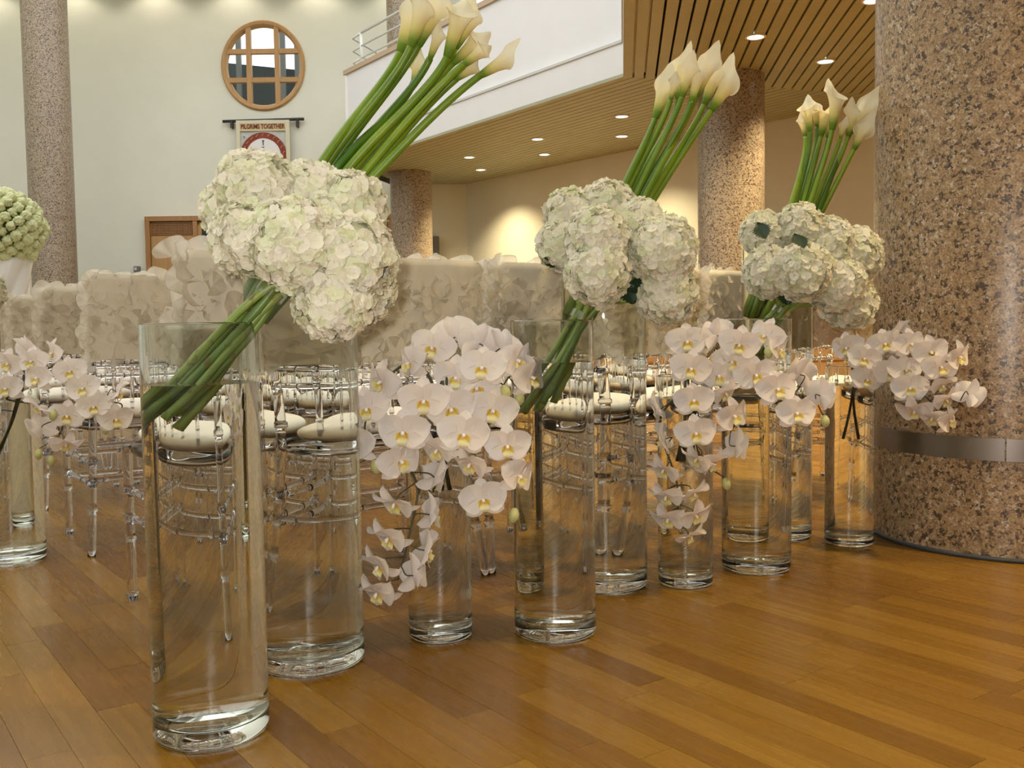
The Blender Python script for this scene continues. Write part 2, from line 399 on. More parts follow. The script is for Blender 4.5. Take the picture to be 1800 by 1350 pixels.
wall('wall_left', (-14.0, 23.3, 0), (-14.0, -6, 0), 0, 10.6, -0.3, M['plaster'], 'white side wall of the hall')
wall('wall_right', (12, -6, 0), (12, 7.5, 0), 0, 10.6, -0.3, M['plaster'], 'white side wall under the mezzanine')
wall('wall_front', (-14.0, -6, 0), (12.0, -6, 0), 0, 10.6, -0.3, M['plaster'], 'white wall of the hall behind the camera')
# strip of high ceiling in front of the far wall, holding the wall washers
mb = MB(); mb.box((-7.4, 21.6, 9.20), (13.2, 2.8, 0.3)); tag(mb.obj('ceiling_bulkhead', M['plaster']), 'white bulkhead high along the back wall', None, None, 'structure')

# mezzanine slab, fascia, ledge, parapet
ins = V((0.30, 0, 0))
mb = MB(); mb.prism([K + ins + V((0, 0.1, 0)), E1 + ins + V((0, 0.15, 0)), E2 + ins, V((13, 22.98, 0)), V((13, KN.y, 0)), KN + ins], CZ + 0.12, CZ + 0.42)
slab = mb.obj('ceiling', M['void'], recalc=True); tag(slab, 'tan slatted ceiling under the mezzanine', None, None, 'structure')
def strip(A, B, z0, z1, y0, y1, side=1):
    """box along A->B between offsets y0,y1 towards the hall (left of travel * side)"""
    d = (B - A).normalized(); nn = V((-d.y, d.x, 0)) * side
    m = MB(); m.prism([A + nn * y0, B + nn * y0, B + nn * y1, A + nn * y1], z0, z1); return m
# the hall lies on the camera-left side; K->E1 travel, hall normal is to the left of travel
f = strip(K, E1, CZ + 0.046, CZ + 0.46, -0.30, 0.0).obj('trim_1', M['fascia'], recalc=True); tag(f, 'white lower fascia band of the mezzanine', None, None, 'structure')
f = strip(K, E1, CZ + 0.46, 6.0, -0.30, -0.08).obj('wall_parapet', M['fascia'], recalc=True); tag(f, 'white mezzanine parapet above the fascia band', None, None, 'structure')
f = strip(K, E1, CZ + 0.46, CZ + 0.50, -0.10, 0.02).obj('trim_2', M['ledge'], recalc=True); tag(f, 'grey ledge line along the parapet', None, None, 'structure')
f = strip(K, E1, 6.0, 6.09, -0.34, -0.04).obj('trim_3', M['cap'], recalc=True); tag(f, 'tan cap along the top of the parapet', None, None, 'structure')
f = strip(E1, E2, CZ, CZ + 0.46, -0.30, 0.0).obj('trim_4', M['fascia'], recalc=True); tag(f, 'short white end fascia of the mezzanine', None, None, 'structure')
f = strip(E1, E2, CZ + 0.46, 6.0, -0.30, -0.08).obj('wall_parapet_end', M['fascia'], recalc=True); tag(f, 'short end parapet of the mezzanine', None, None, 'structure')
f = strip(KN, K, CZ + 0.046, CZ + 0.46, -0.30, 0.0).obj('trim_5', M['fascia'], recalc=True); tag(f, 'white fascia of the near mezzanine edge', None, None, 'structure')
f = strip(KN, K, CZ + 0.46, 6.0, -0.30, -0.08).obj('wall_parapet_near', M['fascia'], recalc=True); tag(f, 'white parapet over the near mezzanine edge', None, None, 'structure')
f = strip(KN, K, CZ + 0.46, CZ + 0.50, -0.10, 0.02).obj('trim_6', M['ledge'], recalc=True); tag(f, 'grey ledge over the near mezzanine edge', None, None, 'structure')

# ceiling slats. near field: one object per slat
SP = 0.152
side = V((NE.y, -NE.x, 0))
def clip(poly, P, nrm):
    out = []
    for i in range(len(poly)):
        A, B = poly[i], poly[(i + 1) % len(poly)]; da, db = (A - P).dot(nrm), (B - P).dot(nrm)
        if da >= 0: out.append(A)
        if da * db < 0: out.append(A + (B - A) * (da / (da - db)))
    return out
Bd = (V((5.4, 14.6, 0)) - K).normalized(); Bn = V((Bd.y, -Bd.x, 0))       # boundary near/far field, normal to the camera side
for i in range(46):
    o0 = 0.0 + i * SP; o1 = o0 + SP - 0.028
    poly = [KN + side * o0, KN + side * o1, KN + side * o1 + NE * 30, KN + side * o0 + NE * 30]
    poly = clip(poly, K - Bn * 0.0, Bn)
    wn = (W1 - W3).normalized(); wn = V((-wn.y, wn.x, 0))
    poly = clip(poly, W3, wn)
    if len(poly) < 3: continue
    MB().prism(poly, CZ, CZ + 0.045).obj('slat', M['slat'], slab, recalc=True)
mb = MB()
fd = (E1 - K).normalized(); fn = V((fd.y, -fd.x, 0))                        # across the far slats, away from the hall
P5 = K + Bd * 9
far = [K, E1, E2, W1, W2, P5]
for i in range(70):
    o0 = i * SP; o1 = o0 + SP - 0.02
    A = K - fd * 12 + fn * o0; B = K + fd * 20 + fn * o0
    poly = [A, A + fn * (o1 - o0), B + fn * (o1 - o0), B]
    for P, nn in ((K, fn), (E1, V((1, -0.26, 0))), (V((0, 22.98, 0)), V((0, -1, 0))), (K, -Bn), (W3, wn)):
        if len(poly) >= 3: poly = clip(poly, P, nn)
    if len(poly) >= 3: mb.prism(poly, CZ, CZ + 0.045)
tag(mb.obj('slats', M['slat'], slab, recalc=True), kind='stuff')

# railing on the parapet
rail = thing('parapet_railing', E1 + V((0, 0, 6.09)), 'pale tubular railing on the mezzanine parapet', 'railing')
def rl(t, z, off=-0.19):
    d = (K - E1).normalized(); nn = V((d.y, -d.x, 0)); return d * t + nn * (off) * 1.0 + V((0, 0, z))
nnr = V((-(E1 - K).normalized().y, (E1 - K).normalized().x, 0))
def rl(t, z): return (K - E1).normalized() * t - nnr * 0.19 + V((0, 0, z))
LR = (K - E1).length
for z in (0.16, 0.40, 0.66):
    MB().tube([rl(0.55, z), rl(LR, z)], 0.028 if z > 0.6 else 0.02, 8).obj('rail_bar', M['rail'], rail, True)
    q = rl(0.55, z); e = rl(0.10, z - 0.02) + V((0.05, -0.05, 0)); 
    MB().tube([q, e, e + V((0.42, 0.45, -0.17))], 0.022, 8).obj('return_bar', M['rail'], rail, True)
for t in (0.55, 2.6, 4.7, 6.8):
    MB().tube([rl(t, 0), rl(t, 0.68)], 0.03, 8).obj('rail_post', M['rail'], rail, True)

# columns
def column(name, c, r, h, label, mat, npan, rot, drum=2.6, group=None):
    t = thing(name, (c[0], c[1], 0), label, 'column')
    z = 0.0
    seg = 64 // npan
    while z < h - 0.01:
        z2 = min(h, z + drum)
        for k in range(npan):
            mb = MB(); a0 = rot + 2 * PI * k / npan + 0.0012; a1 = rot + 2 * PI * (k + 1) / npan - 0.0012
            mb.grid(lambda u, v_: (r * math.cos(a0 + (a1 - a0) * u), r * math.sin(a0 + (a1 - a0) * u), z + 0.002 + (z2 - z - 0.004) * v_), seg, 1)
            mb.grid(lambda u, v_: ((r - 0.04 * v_) * math.cos(a0), (r - 0.04 * v_) * math.sin(a0), z + 0.002), 1, 1)
            mb.obj('stone_panel', mat, t, True)
        z = z2
    MB().lathe([(r - 0.006, 0), (r - 0.006, h)], 48).obj('core', M['dark'], t, True)
    return t
CC = V((1.734, 3.36, 0)); CR = 0.45
big = column('granite_column', CC, CR, CZ + 0.12, 'massive speckled pink granite column with a steel band at right', M['granite'], 4, math.atan2(-CC.y, -CC.x) + 0.10 - PI / 2 * 0 + 0.12, 5)
# joint seen at x=1737 and steel band with its own joint
for k in range(2):
    a0 = math.atan2(-CC.y, -CC.x) - 0.02 + k * PI + 0.006; a1 = a0 + PI - 0.012
    mb = MB(); mb.grid(lambda u, v_: ((CR + 0.006) * math.cos(a0 + (a1 - a0) * u), (CR + 0.006) * math.sin(a0 + (a1 - a0) * u), 0.315 + 0.07 * v_), 40, 1)
    for zz in (0.315, 0.385):
        mb.grid(lambda u, v_: ((CR + 0.006 * v_) * math.cos(a0 + (a1 - a0) * u), (CR + 0.006 * v_) * math.sin(a0 + (a1 - a0) * u), zz), 40, 1)
    smb = mb.obj('steel_band', M['steel'], big, True); smooth_by_angle(smb.data, 40)
MB().lathe([(CR, 0), (CR + 0.008, 0), (CR + 0.008, 0.014), (CR, 0.014)], 64).obj('skirting_ring', M['dark'], big, True)
c2 = at(1285, 560, 13.45); column('granite_column', c2, 0.45, CZ + 0.12, 'tan granite column under the slatted ceiling behind the middle arrangement', M['granite_far'], 4, 0.3)
c3 = at(727, 560, 21.2); column('granite_column', c3, 0.45, 10.0, 'far granite column passing up through the end of the mezzanine', M['granite_far'], 4, 0.3)
c4_ = at(98, 520, 20.6); column('granite_column', c4_, 0.45, 9.8, 'tall grey granite column at the left of the hall', M['granite_far'], 4, 0.6)

# wall details
mb = MB(); e = at(771, 420, 22.6); b0 = on_z(771, 700, 0)
dk = (W1 - W3).normalized(); mpt = W1 - dk * 0.35 
MB().box((-1.78, 22.9, 1.45), (0.22, 0.12, 2.9)).obj('door_2', M['grey']); tag(bpy.data.objects['door_2'], 'dark grey door edge beside the far column', None, None, 'structure')
wb = at(241, 473, 22.94); sw = thing('wall_switch', (wb.x, 22.94, wb.z), 'small grey switch box on the back wall', 'switch')
MB().box((0, 0, 0), (0.13, 0.08, 0.13)).obj('box', M['grey'], sw); MB().box((-0.015, -0.05, 0), (0.05, 0.04, 0.07)).obj('key_slot', M['ledge'], sw)

# round window: ring frame, muntins, panes
win = tag(bpy.data.objects.new('window_1', None), 'round oak window with nine panes', None, None, 'structure'); col.objects.link(win); win.location = (wc.x, WY, wc.z)
mb = MB()
def el(k, s_, N=64): a = 2 * PI * k / N; return (wr * s_ * math.cos(a), wrz * s_ * math.sin(a))
prof = [(1.0, -0.03), (0.97, -0.08), (0.91, -0.07), (0.87, -0.02), (0.87, 0.12), (1.0, 0.12)]
vs_ = []; fs_ = []
for k in range(64):
    for s_, y in prof: e = el(k, s_); vs_.append((e[0], y, e[1]))
for k in range(64):
    for j in range(6):
        k2 = (k + 1) % 64; j2 = (j + 1) % 6; fs_.append((k * 6 + j, k2 * 6 + j, k2 * 6 + j2, k * 6 + j2))
mb.add(vs_, fs_); mb.obj('window_frame', M['oak'], win, False, True)
for s_ in (-1, 1):
    x = s_ * wr * 0.335; hh = wrz * 0.9 * math.sqrt(1 - 0.335 ** 2)
    MB().box((x, 0.0, 0), (0.11, 0.12, 2 * hh)).obj('muntin', M['oak'], win)
    z = s_ * wrz * 0.315; ww = wr * 0.9 * math.sqrt(1 - 0.315 ** 2)
    MB().box((0, 0.005, z), (2 * ww, 0.11, 0.11)).obj('muntin', M['oak'], win)
gx = [-1, -0.335, 0.335, 1]; gz = [-1, -0.315, 0.315, 1]
for i in range(3):
    for j in range(3):
        mb = MB()
        def pt(u, v_):
            x = gx[i] + (gx[i + 1] - gx[i]) * u; z = gz[j] + (gz[j + 1] - gz[j]) * v_
            l_ = math.hypot(x, z); s2 = min(1, 0.9 / l_) if l_ > 0.9 else 1
            return (x * s2 * wr, 0.05, z * s2 * wrz)
        mb.grid(pt, 8, 8); mb.obj('pane', M['pane'], win)
# neighbouring roof seen through the window
mb = MB(); A = at(385, 100, 26); B = at(545, 132, 26)
mb.add([(A.x - 2, 26, A.z + 0.1), (B.x + 2, 26, B.z - 0.1), (B.x + 2, 26, 3), (A.x - 2, 26, 3), (A.x - 2, 30, A.z + 0.1), (B.x + 2, 30, B.z - 0.1), (B.x + 2, 30, 3), (A.x - 2, 30, 3)],
       [(0, 1, 2, 3), (4, 7, 6, 5), (0, 4, 5, 1), (2, 6, 7, 3), (0, 3, 7, 4), (1, 5, 6, 2)])
nb = mb.obj('neighbouring_roof', M['slate'], recalc=True); tag(nb, 'dark sloping roof seen outside through the round window', 'roof')
for px in (419, 497, 522):
    q0 = at(px, 120, 25.6); MB().box((q0.x, 25.6, 5), (0.12, 0.12, 9)).obj('mast', M['grey'], nb)

# banner
bn = at(463, 214, WY - 0.12); ban = thing('hanging_banner', bn, 'pale cloth banner with maroon lettering and a red arch on the back wall', 'banner')
S = WY / FPX
MB().tube([(-70 * S, 0, 0.02), (70 * S, 0, 0.05)], 0.035, 8).obj('hanging_rod', M['iron'], ban, True)
for x in (-55, 58): MB().box((x * S, 0.04, -0.05), (0.05, 0.14, 0.16)).obj('rod_bracket', M['iron'], ban)
bw = 44 * S
cl = MB().grid(lambda u, v_: ((u * 2 - 1) * bw, 0.012 * math.sin(u * 9) - 0.05, 0.03 - v_ * 1.75), 24, 6).obj('cloth', M['banner'], ban, True)
for s_ in (-1, 1): MB().box((s_ * (bw - 0.02), -0.075, -0.85), (0.09, 0.02, 1.74)).obj('side_border', M['banner_edge'], ban)
MB().box((0, -0.078, -0.13), (2 * bw - 0.12, 0.012, 0.15)).obj('heading_strip', M['banner_head'], ban)
MB().box((0, -0.08, -0.025), (2 * bw - 0.1, 0.02, 0.06)).obj('top_hem', M['banner_edge'], ban)
MB().box((0, -0.08, -0.215), (2 * bw - 0.12, 0.014, 0.02)).obj('strip_border', M['banner_edge'], ban)
tc = bpy.data.curves.new('lettering', 'FONT'); tc.body = 'PILGRIMS TOGETHER'; tc.size = 0.145; tc.align_x = 'CENTER'; tc.align_y = 'CENTER'; tc.extrude = 0.001; tc.offset = 0.004
to = bpy.data.objects.new('lettering', tc); col.objects.link(to); to.data.materials.append(M['maroon'])
bpy.context.view_layer.update()
dg = bpy.context.evaluated_depsgraph_get(); tme = bpy.data.meshes.new_from_object(to.evaluated_get(dg)); bpy.data.objects.remove(to)
wx = max(v_.co.x for v_ in tme.vertices) - min(v_.co.x for v_ in tme.vertices); sx = 1.02 / wx
tm = link('lettering', tme, ban); tm.rotation_euler = (PI / 2, 0, 0); tm.location = (0, -0.09, -0.13); tm.scale = (sx, 1.0, 1)
if not tme.materials: tme.materials.append(M['maroon'])
mb = MB(); n = 40
ro, ri = 40 * S, 30 * S
mb.grid(lambda u, v_: ((ro + (ri - ro) * v_) * math.cos(PI * u * 1.16 - 0.25), -0.078, -0.80 + (ro + (ri - ro) * v_) * math.sin(PI * u * 1.16 - 0.25)), n, 1)
mb.obj('arch_ring', M['red'], ban)
mb = MB(); mb.grid(lambda u, v_: (ri * v_ * math.cos(2 * PI * u), -0.074, -0.80 + ri * v_ * math.sin(2 * PI * u)), n, 2); mb.obj('arch_field', M['fascia'], ban)
for k in range(11):
    a = PI * (k + 0.5) / 11; m_ = MB(); m_.tube([(0.9 * ro * math.cos(a) - 0.03, -0.083, -0.8 + 0.9 * ro * math.sin(a) - 0.03), (0.88 * ro * math.cos(a + 0.05), -0.083, -0.8 + 0.88 * ro * math.sin(a + 0.05)), (0.9 * ro * math.cos(a) + 0.03, -0.083, -0.8 + 0.9 * ro * math.sin(a) + 0.03)], 0.006, 4); m_.obj('ring_mark', M['banner_head'], ban)
m_ = MB(); m_.box((0, -0.08, -0.50), (0.018, 0.01, 0.11)); m_.box((0, -0.08, -0.455), (0.05, 0.01, 0.018)); m_.box((0, -0.08, -0.60), (0.06, 0.01, 0.012)); m_.obj('small_emblem', M['ink'], ban)
m_ = MB(); m_.tube([(0.12 * math.cos(a * PI / 10), -0.08, -0.82 + 0.17 * math.sin(a * PI / 10)) for a in range(11)], 0.007, 5); m_.obj('inner_arch', M['ink'], ban)
m_ = MB(); m_.box((-0.44, -0.08, -0.36), (0.035, 0.01, 0.035), Matrix.Rotation(0.7, 3, 'Y')); m_.obj('blue_star', M['blue'], ban)

# oak door wall set into the back wall
dl, dr = at(255, 381, WY - 0.1), at(691, 372, WY - 0.1); dtop = at(330, 380, WY - 0.1).z
dx0, dx1 = dl.x, dr.x
du = tag(bpy.data.objects.new('door_1', None), 'golden oak double doors with grilles on the back wall', None, None, 'structure'); col.objects.link(du); du.location = ((dx0 + dx1) / 2, WY - 0.02, 0)
hw = (dx1 - dx0) / 2
pxs = 2 * hw / 436.0
MB().box((0, 0.0, dtop / 2), (2 * hw - 0.1, 0.04, dtop - 0.05)).obj('backing', M['oak'], du)
MB().box((0, -0.06, dtop - 0.055), (2 * hw, 0.14, 0.11)).obj('head_frame', M['oak_dark'], du)
for s_ in (-1, 1): MB().box((s_ * (hw - 0.055), -0.06, dtop / 2 - 0.05), (0.11, 0.14, dtop - 0.11)).obj('jamb', M['oak_dark'], du)
for s_ in (-1, 1):
    xc = s_ * (hw - 46 * pxs); gw = 74 * pxs; zc = dtop - 21 * pxs; gh = 20 * pxs
    MB().box((xc, -0.022, zc), (gw, 0.01, gh)).obj('grille_void', M['black'], du)
    m_ = MB()
    for k in range(27): m_.box((xc - gw / 2 + gw * k / 26, -0.045, zc), (gw / 26 * 0.36, 0.03, gh))
    for k in range(8): m_.box((xc, -0.047, zc - gh / 2 + gh * k / 7), (gw, 0.03, gh / 7 * 0.36))
    tag(m_.obj('grille', M['oak_dark'], du), kind='stuff')
    MB().box((xc, -0.05, zc - gh / 2 - 0.04 - (dtop - 0.9) / 2), (gw, 0.05, dtop - 0.9)).obj('side_panel', M['oak'], du)
    MB().box((s_ * (hw - 88 * pxs), -0.06, dtop / 2 - 0.06), (0.1, 0.14, dtop - 0.12)).obj('mullion', M['oak_dark'], du)
    for q in (0, 1):
        cx_ = s_ * (hw - (112 + q * 62) * pxs); dw = 50 * pxs
        leaf = MB().box((cx_, -0.05, (dtop - 0.2) / 2), (dw, 0.06, dtop - 0.2)).obj('door_leaf', M['oak'], du)
        MB().box((cx_, -0.084, dtop - 31 * pxs), (26 * pxs, 0.012, 30 * pxs)).obj('door_window', M['black'], leaf)
        MB().box((cx_, -0.09, dtop - 14 * pxs), (32 * pxs, 0.03, 0.05)).obj('window_trim', M['oak_dark'], leaf)
        MB().box((cx_, -0.09, dtop - 49 * pxs), (32 * pxs, 0.03, 0.05)).obj('window_trim', M['oak_dark'], leaf)
        MB().box((cx_, -0.084, dtop - 70 * pxs), (26 * pxs, 0.012, 30 * pxs)).obj('door_window', M['black'], leaf)

# low wooden bench by the far wall on the right
bc = on_z(1330, 655, 0); bdir = (W3 - W1).normalized(); ang = math.atan2(bdir.y, bdir.x)
bpos = V((4.5, 13.2, 0))
bench = thing('wooden_bench', bpos, 'low brown oak bench in front of the cream wall under the mezzanine', 'bench', None, 0.08)
MB().box((-0.4, 0, 0.53), (6.4, 0.5, 0.06)).obj('seat_board', M['oak_dark'], bench)
for k in range(6): MB().box((-3.1 + k * 1.06 + 0.06, -0.18, 0.25), (1.03, 0.05, 0.5)).obj('front_panel', M['oak'], bench)
MB().box((-0.4, -0.2, 0.26), (6.4, 0.04, 0.03)).obj('rail', M['oak_dark'], bench)

# downlights: trim, lamp, light
def downlight(P, label, power=60, spot=True, group=None):
    t = thing('downlight', (P.x, P.y, CZ), label, 'downlight', group)
    MB().lathe([(0.095, 0.0), (0.125, 0.0), (0.125, -0.012), (0.10, -0.016), (0.095, -0.004)], 24).obj('trim_ring', M['lip'], t, True)
    MB().lathe([(0, -0.006), (0.098, -0.006)], 24).obj('lamp', M['lamp'], t, True)
    L = bpy.data.lights.new('downlight_light', 'SPOT'); L.energy = power; L.color = (1.0, 0.77, 0.44); L.spot_size = R(118); L.spot_blend = 0.8; L.shadow_soft_size = 0.09
    lo = bpy.data.objects.new('downlight_light', L); col.objects.link(lo); lo.parent = t; lo.location = (0, 0, -0.03)
    return t
DL = [((1093, 204), 'round ceiling downlight right of the leftmost lilies, nearer of a pair by the middle lilies'), ((1093, 239), 'round ceiling downlight just below its twin left of the middle lilies'),
      ((945, 244), 'round ceiling downlight, nearer of the centre pair'), ((957, 271), 'round ceiling downlight, farther of the centre pair'),
      ((825, 276), 'round ceiling downlight, nearer of the pair by the far column'), ((845, 298), 'round ceiling downlight farthest back beside the far column'),
      ((1328, 64), 'large round downlight between the dark slats above the second column'), ((1451, 107), 'large round downlight between the dark slats above the right lilies'), ((1535, 0), 'round downlight at the top edge beside the massive column')]
for (px, py), lb in DL: downlight(on_z(px, py, CZ), lb, 560)
for k, (x, y) in enumerate(((4.6, 8.4), (2.9, 7.6), (3.6, 4.9), (2.3, 4.6), (4.4, 2.4), (3.0, 1.6), (6.0, 5.8), (6.2, 10.8), (7.6, 8.3))):
    downlight(V((x, y, 0)), 'round ceiling downlight over the floor behind the massive column', 650, True, 'downlights out of view to the right')
# wall washers in the bulkhead
ordw = ['first', 'second', 'third', 'fourth', 'fifth', 'sixth']
for k, px in enumerate((-45, 103, 250, 397, 547, 695)):
    q = at(px, 20, WY - 0.9)
    t = thing('wall_washer', (q.x, WY - 0.60, 9.05), 'wall washer spotlight above the back wall, %s from the left' % ordw[k], 'spotlight', 'wall washers over the back wall')
    MB().lathe([(0, 0), (0.1, 0), (0.1, -0.12), (0.085, -0.12), (0.08, -0.03), (0, -0.03)], 20).obj('housing', M['lip'], t, True)
    L = bpy.data.lights.new('washer_light', 'SPOT'); L.energy = 30; L.color = (1, 0.88, 0.68); L.spot_size = R(124); L.spot_blend = 0.55; L.shadow_soft_size = 0.06
    lo = bpy.data.objects.new('washer_light', L); col.objects.link(lo); lo.parent = t; lo.location = (0, 0, -0.13); lo.rotation_euler = (R(8), 0, 0)

# ================================================================== CHAIRS
CH = R(38)
ce = V((math.cos(CH), math.sin(CH), 0)); cg = V((-math.sin(CH), math.cos(CH), 0))
def ringed(path, r, rings, n=10):
    """acrylic rod with bamboo rings at the given fractions"""
    P = spline(path, 40) if len(path) > 2 else [V(path[0]).lerp(V(path[1]), i / 16) for i in range(17)]
    L = [0]
    for i in range(1, len(P)): L.append(L[-1] + (P[i] - P[i - 1]).length)
    T = L[-1]; pts = []; rad = []
    stops = sorted(set([round(x / T, 4) for x in L] + [max(0, min(1, q + d)) for q in rings for d in (-0.010, -0.006, 0.006, 0.010)]))
    def pos(s_):
        d = s_ * T
        for i in range(1, len(P)):
            if L[i] >= d - 1e-9: return P[i - 1].lerp(P[i], (d - L[i - 1]) / max(1e-9, L[i] - L[i - 1]))
        return P[-1]
    for s_ in stops:
        pts.append(pos(s_)); rad.append(r * (1.28 if any(abs(s_ - q) < 0.0075 for q in rings) else 1.0))
    return MB().tube(pts, rad, n)
def rear_post(s_):
    return [(s_ * 0.225, -0.055, 0), (s_ * 0.205, -0.018, 0.22), (s_ * 0.193, 0.0, 0.44), (s_ * 0.192, -0.012, 0.62), (s_ * 0.19, -0.055, 0.91)]
CM = {}
for s_, nm in ((-1, 'L'), (1, 'R')):
    CM['rear' + nm] = ringed(rear_post(s_), 0.0135, (0.17, 0.27, 0.345, 0.55, 0.66), 12).mesh('leg', M['acrylic'])
    CM['front' + nm] = ringed([(s_ * 0.20, 0.385, 0), (s_ * 0.20, 0.385, 0.435)], 0.0135, (0.04, 0.4, 0.55, 0.72), 12).mesh('leg', M['acrylic'])
    for z in (0.235, 0.31):
        CM['side%s%d' % (nm, z * 1000)] = ringed([(s_ * 0.202, 0.0, z), (s_ * 0.20, 0.385, z)], 0.0085, (0.12, 0.35, 0.65, 0.88), 8).mesh('rung', M['acrylic'])
for z in (0.22, 0.30): CM['frontr%d' % (z * 1000)] = ringed([(-0.2, 0.385, z), (0.2, 0.385, z)], 0.0085, (0.1, 0.5, 0.9), 8).mesh('rung', M['acrylic'])
for z in (0.25,): CM['backr'] = ringed([(-0.2, -0.012, z), (0.2, -0.012, z)], 0.0085, (0.1, 0.5, 0.9), 8).mesh('rung', M['acrylic'])
for z, y in ((0.603, -0.010), (0.648, -0.014), (0.86, -0.048), (0.90, -0.055)):
    CM['rail%d' % (z * 1000)] = ringed([(-0.192, y, z), (0.192, y, z)], 0.0085, (0.1, 0.3, 0.5, 0.7, 0.9), 8).mesh('back_rail', M['acrylic'])
for k in range(5):
    x = -0.12 + 0.06 * k; CM['spin%d' % k] = ringed([(x, 0.004, 0.47), (x, -0.010, 0.62), (x, -0.05, 0.88)], 0.006, (0.1, 0.36), 8).mesh('spindle', M['acrylic'])
# seat frame + cushion
def rsq(u, a, b, p=4.0):
    c, s_ = math.cos(u), math.sin(u); q = (abs(c) ** p + abs(s_) ** p) ** (-1 / p); return a * c * q, b * s_ * q
mb = MB(); prof = [(0.0, 0.418), (1.0, 0.418), (1.02, 0.425), (1.02, 0.44), (1.0, 0.446), (0.0, 0.446)]
def fn_(u, v_):
    i = min(len(prof) - 1, int(round(u * (len(prof) - 1)))); x, y = rsq(v_ * 2 * PI, 0.215, 0.21); k = max(prof[i][0], 1e-4); return (x * k, 0.19 + y * k, prof[i][1])
mb.grid(fn_, 5, 32, True); CM['frame'] = mb.mesh('seat_frame', M['acrylic'], True, True)
mb = MB()
def fc(u, v_):
    t = u * PI; k = abs(math.sin(t)) ** 0.42; x, y = rsq(v_ * 2 * PI, 0.203, 0.2, 3.6); return (x * max(k, 1e-4), 0.19 + y * max(k, 1e-4), 0.472 - 0.027 * math.copysign(abs(math.cos(t)) ** 0.8, math.cos(t)) + (0.010 * (1 - k) if t > PI / 2 else 0))
mb.grid(fc, 14, 40, True); CM['cushion'] = mb.mesh('cushion', M['cushion'], True, True)
# cover
def fcov(u, v_):
    z = 0.655 + 0.29 * u; cy_ = -0.018 - 0.13 * (z - 0.62); x, y = rsq(v_ * 2 * PI, 0.215, 0.035, 5)
    k = 1.0 if u < 0.95 else 0.9
    return (x * k + 0.004 * math.sin(z * 60 + v_ * 9), cy_ + y * k + 0.004 * math.sin(v_ * 60 + z * 20), z + 0.006 * math.sin(v_ * 40) * (u < 0.05))
mb = MB(); mb.grid(fcov, 14, 56, True); nlast = 14 * 56; mb.f.append(tuple(range(nlast, nlast + 56)))
CM['cover'] = mb.mesh('cover', M['cover'])
def wave_frill(seed, L=0.15, w=0.022):
    r = random.Random(seed); ph = r.random() * 6; fr = r.uniform(1.2, 2.4); am = r.uniform(0.014, 0.028); mb = MB()
    def fn(u, v_):
        x = (u - 0.5) * L; z = am * math.sin(u * fr * 2 * PI + ph) + 0.010 * math.sin(u * 3.1 + ph * 2); out = v_ * w * (0.75 + 0.25 * math.sin(u * 7 + ph))
        return (x + 0.01 * v_ * math.sin(u * 20), -out, z + v_ * 0.005 * math.sin(u * fr * 4 * PI + ph) + 0.004 * v_)
    mb.grid(fn, 26, 3); return mb.mesh('frill', M['organza'])
def curl(seed, r0, w, turn):
    r = random.Random(seed); mb = MB(); tl = r.uniform(-0.3, 0.3)
    def fn(u, v_):
        a = u * turn; rad = r0 * (0.45 + 0.55 * u); return (rad * math.cos(a), (v_ - 0.5) * w + 0.006 * math.sin(a * 2), rad * math.sin(a) * 1.05 + tl * (v_ - 0.5) * w)
    mb.grid(fn, 26, 3); return mb.mesh('frill', M['organza'])
FR = [wave_frill(i) for i in range(5)]; CU = [curl(20 + i, 0.030 + 0.008 * (i % 3), 0.030, 4.8 + i * 0.9) for i in range(4)]
def lobe(seed):
    """rounded organza ruffle with a rolled hem, hinged at the origin, facing -y"""
    r = random.Random(seed + 300); mb = MB(); ph = r.uniform(0, 6); k = r.choice((2, 3)); cur = r.uniform(0.15, 0.55); hem = []
    def fn(u, v_):
        a = (v_ - 0.5) * R(230); rad = 0.048 * u * (1 + 0.10 * math.sin(k * a + ph))
        y = -0.006 - 0.030 * cur * u * u - 0.008 * u * u * math.sin(2 * k * a + ph)
        return (rad * math.sin(a) * 1.1, y, rad * math.cos(a))
    mb.grid(fn, 5, 22); mb.tube([fn(1.0, j / 26) for j in range(27)], 0.0013, 4); return mb.mesh('frill', M['organza'])
LO = [lobe(i) for i in range(6)]
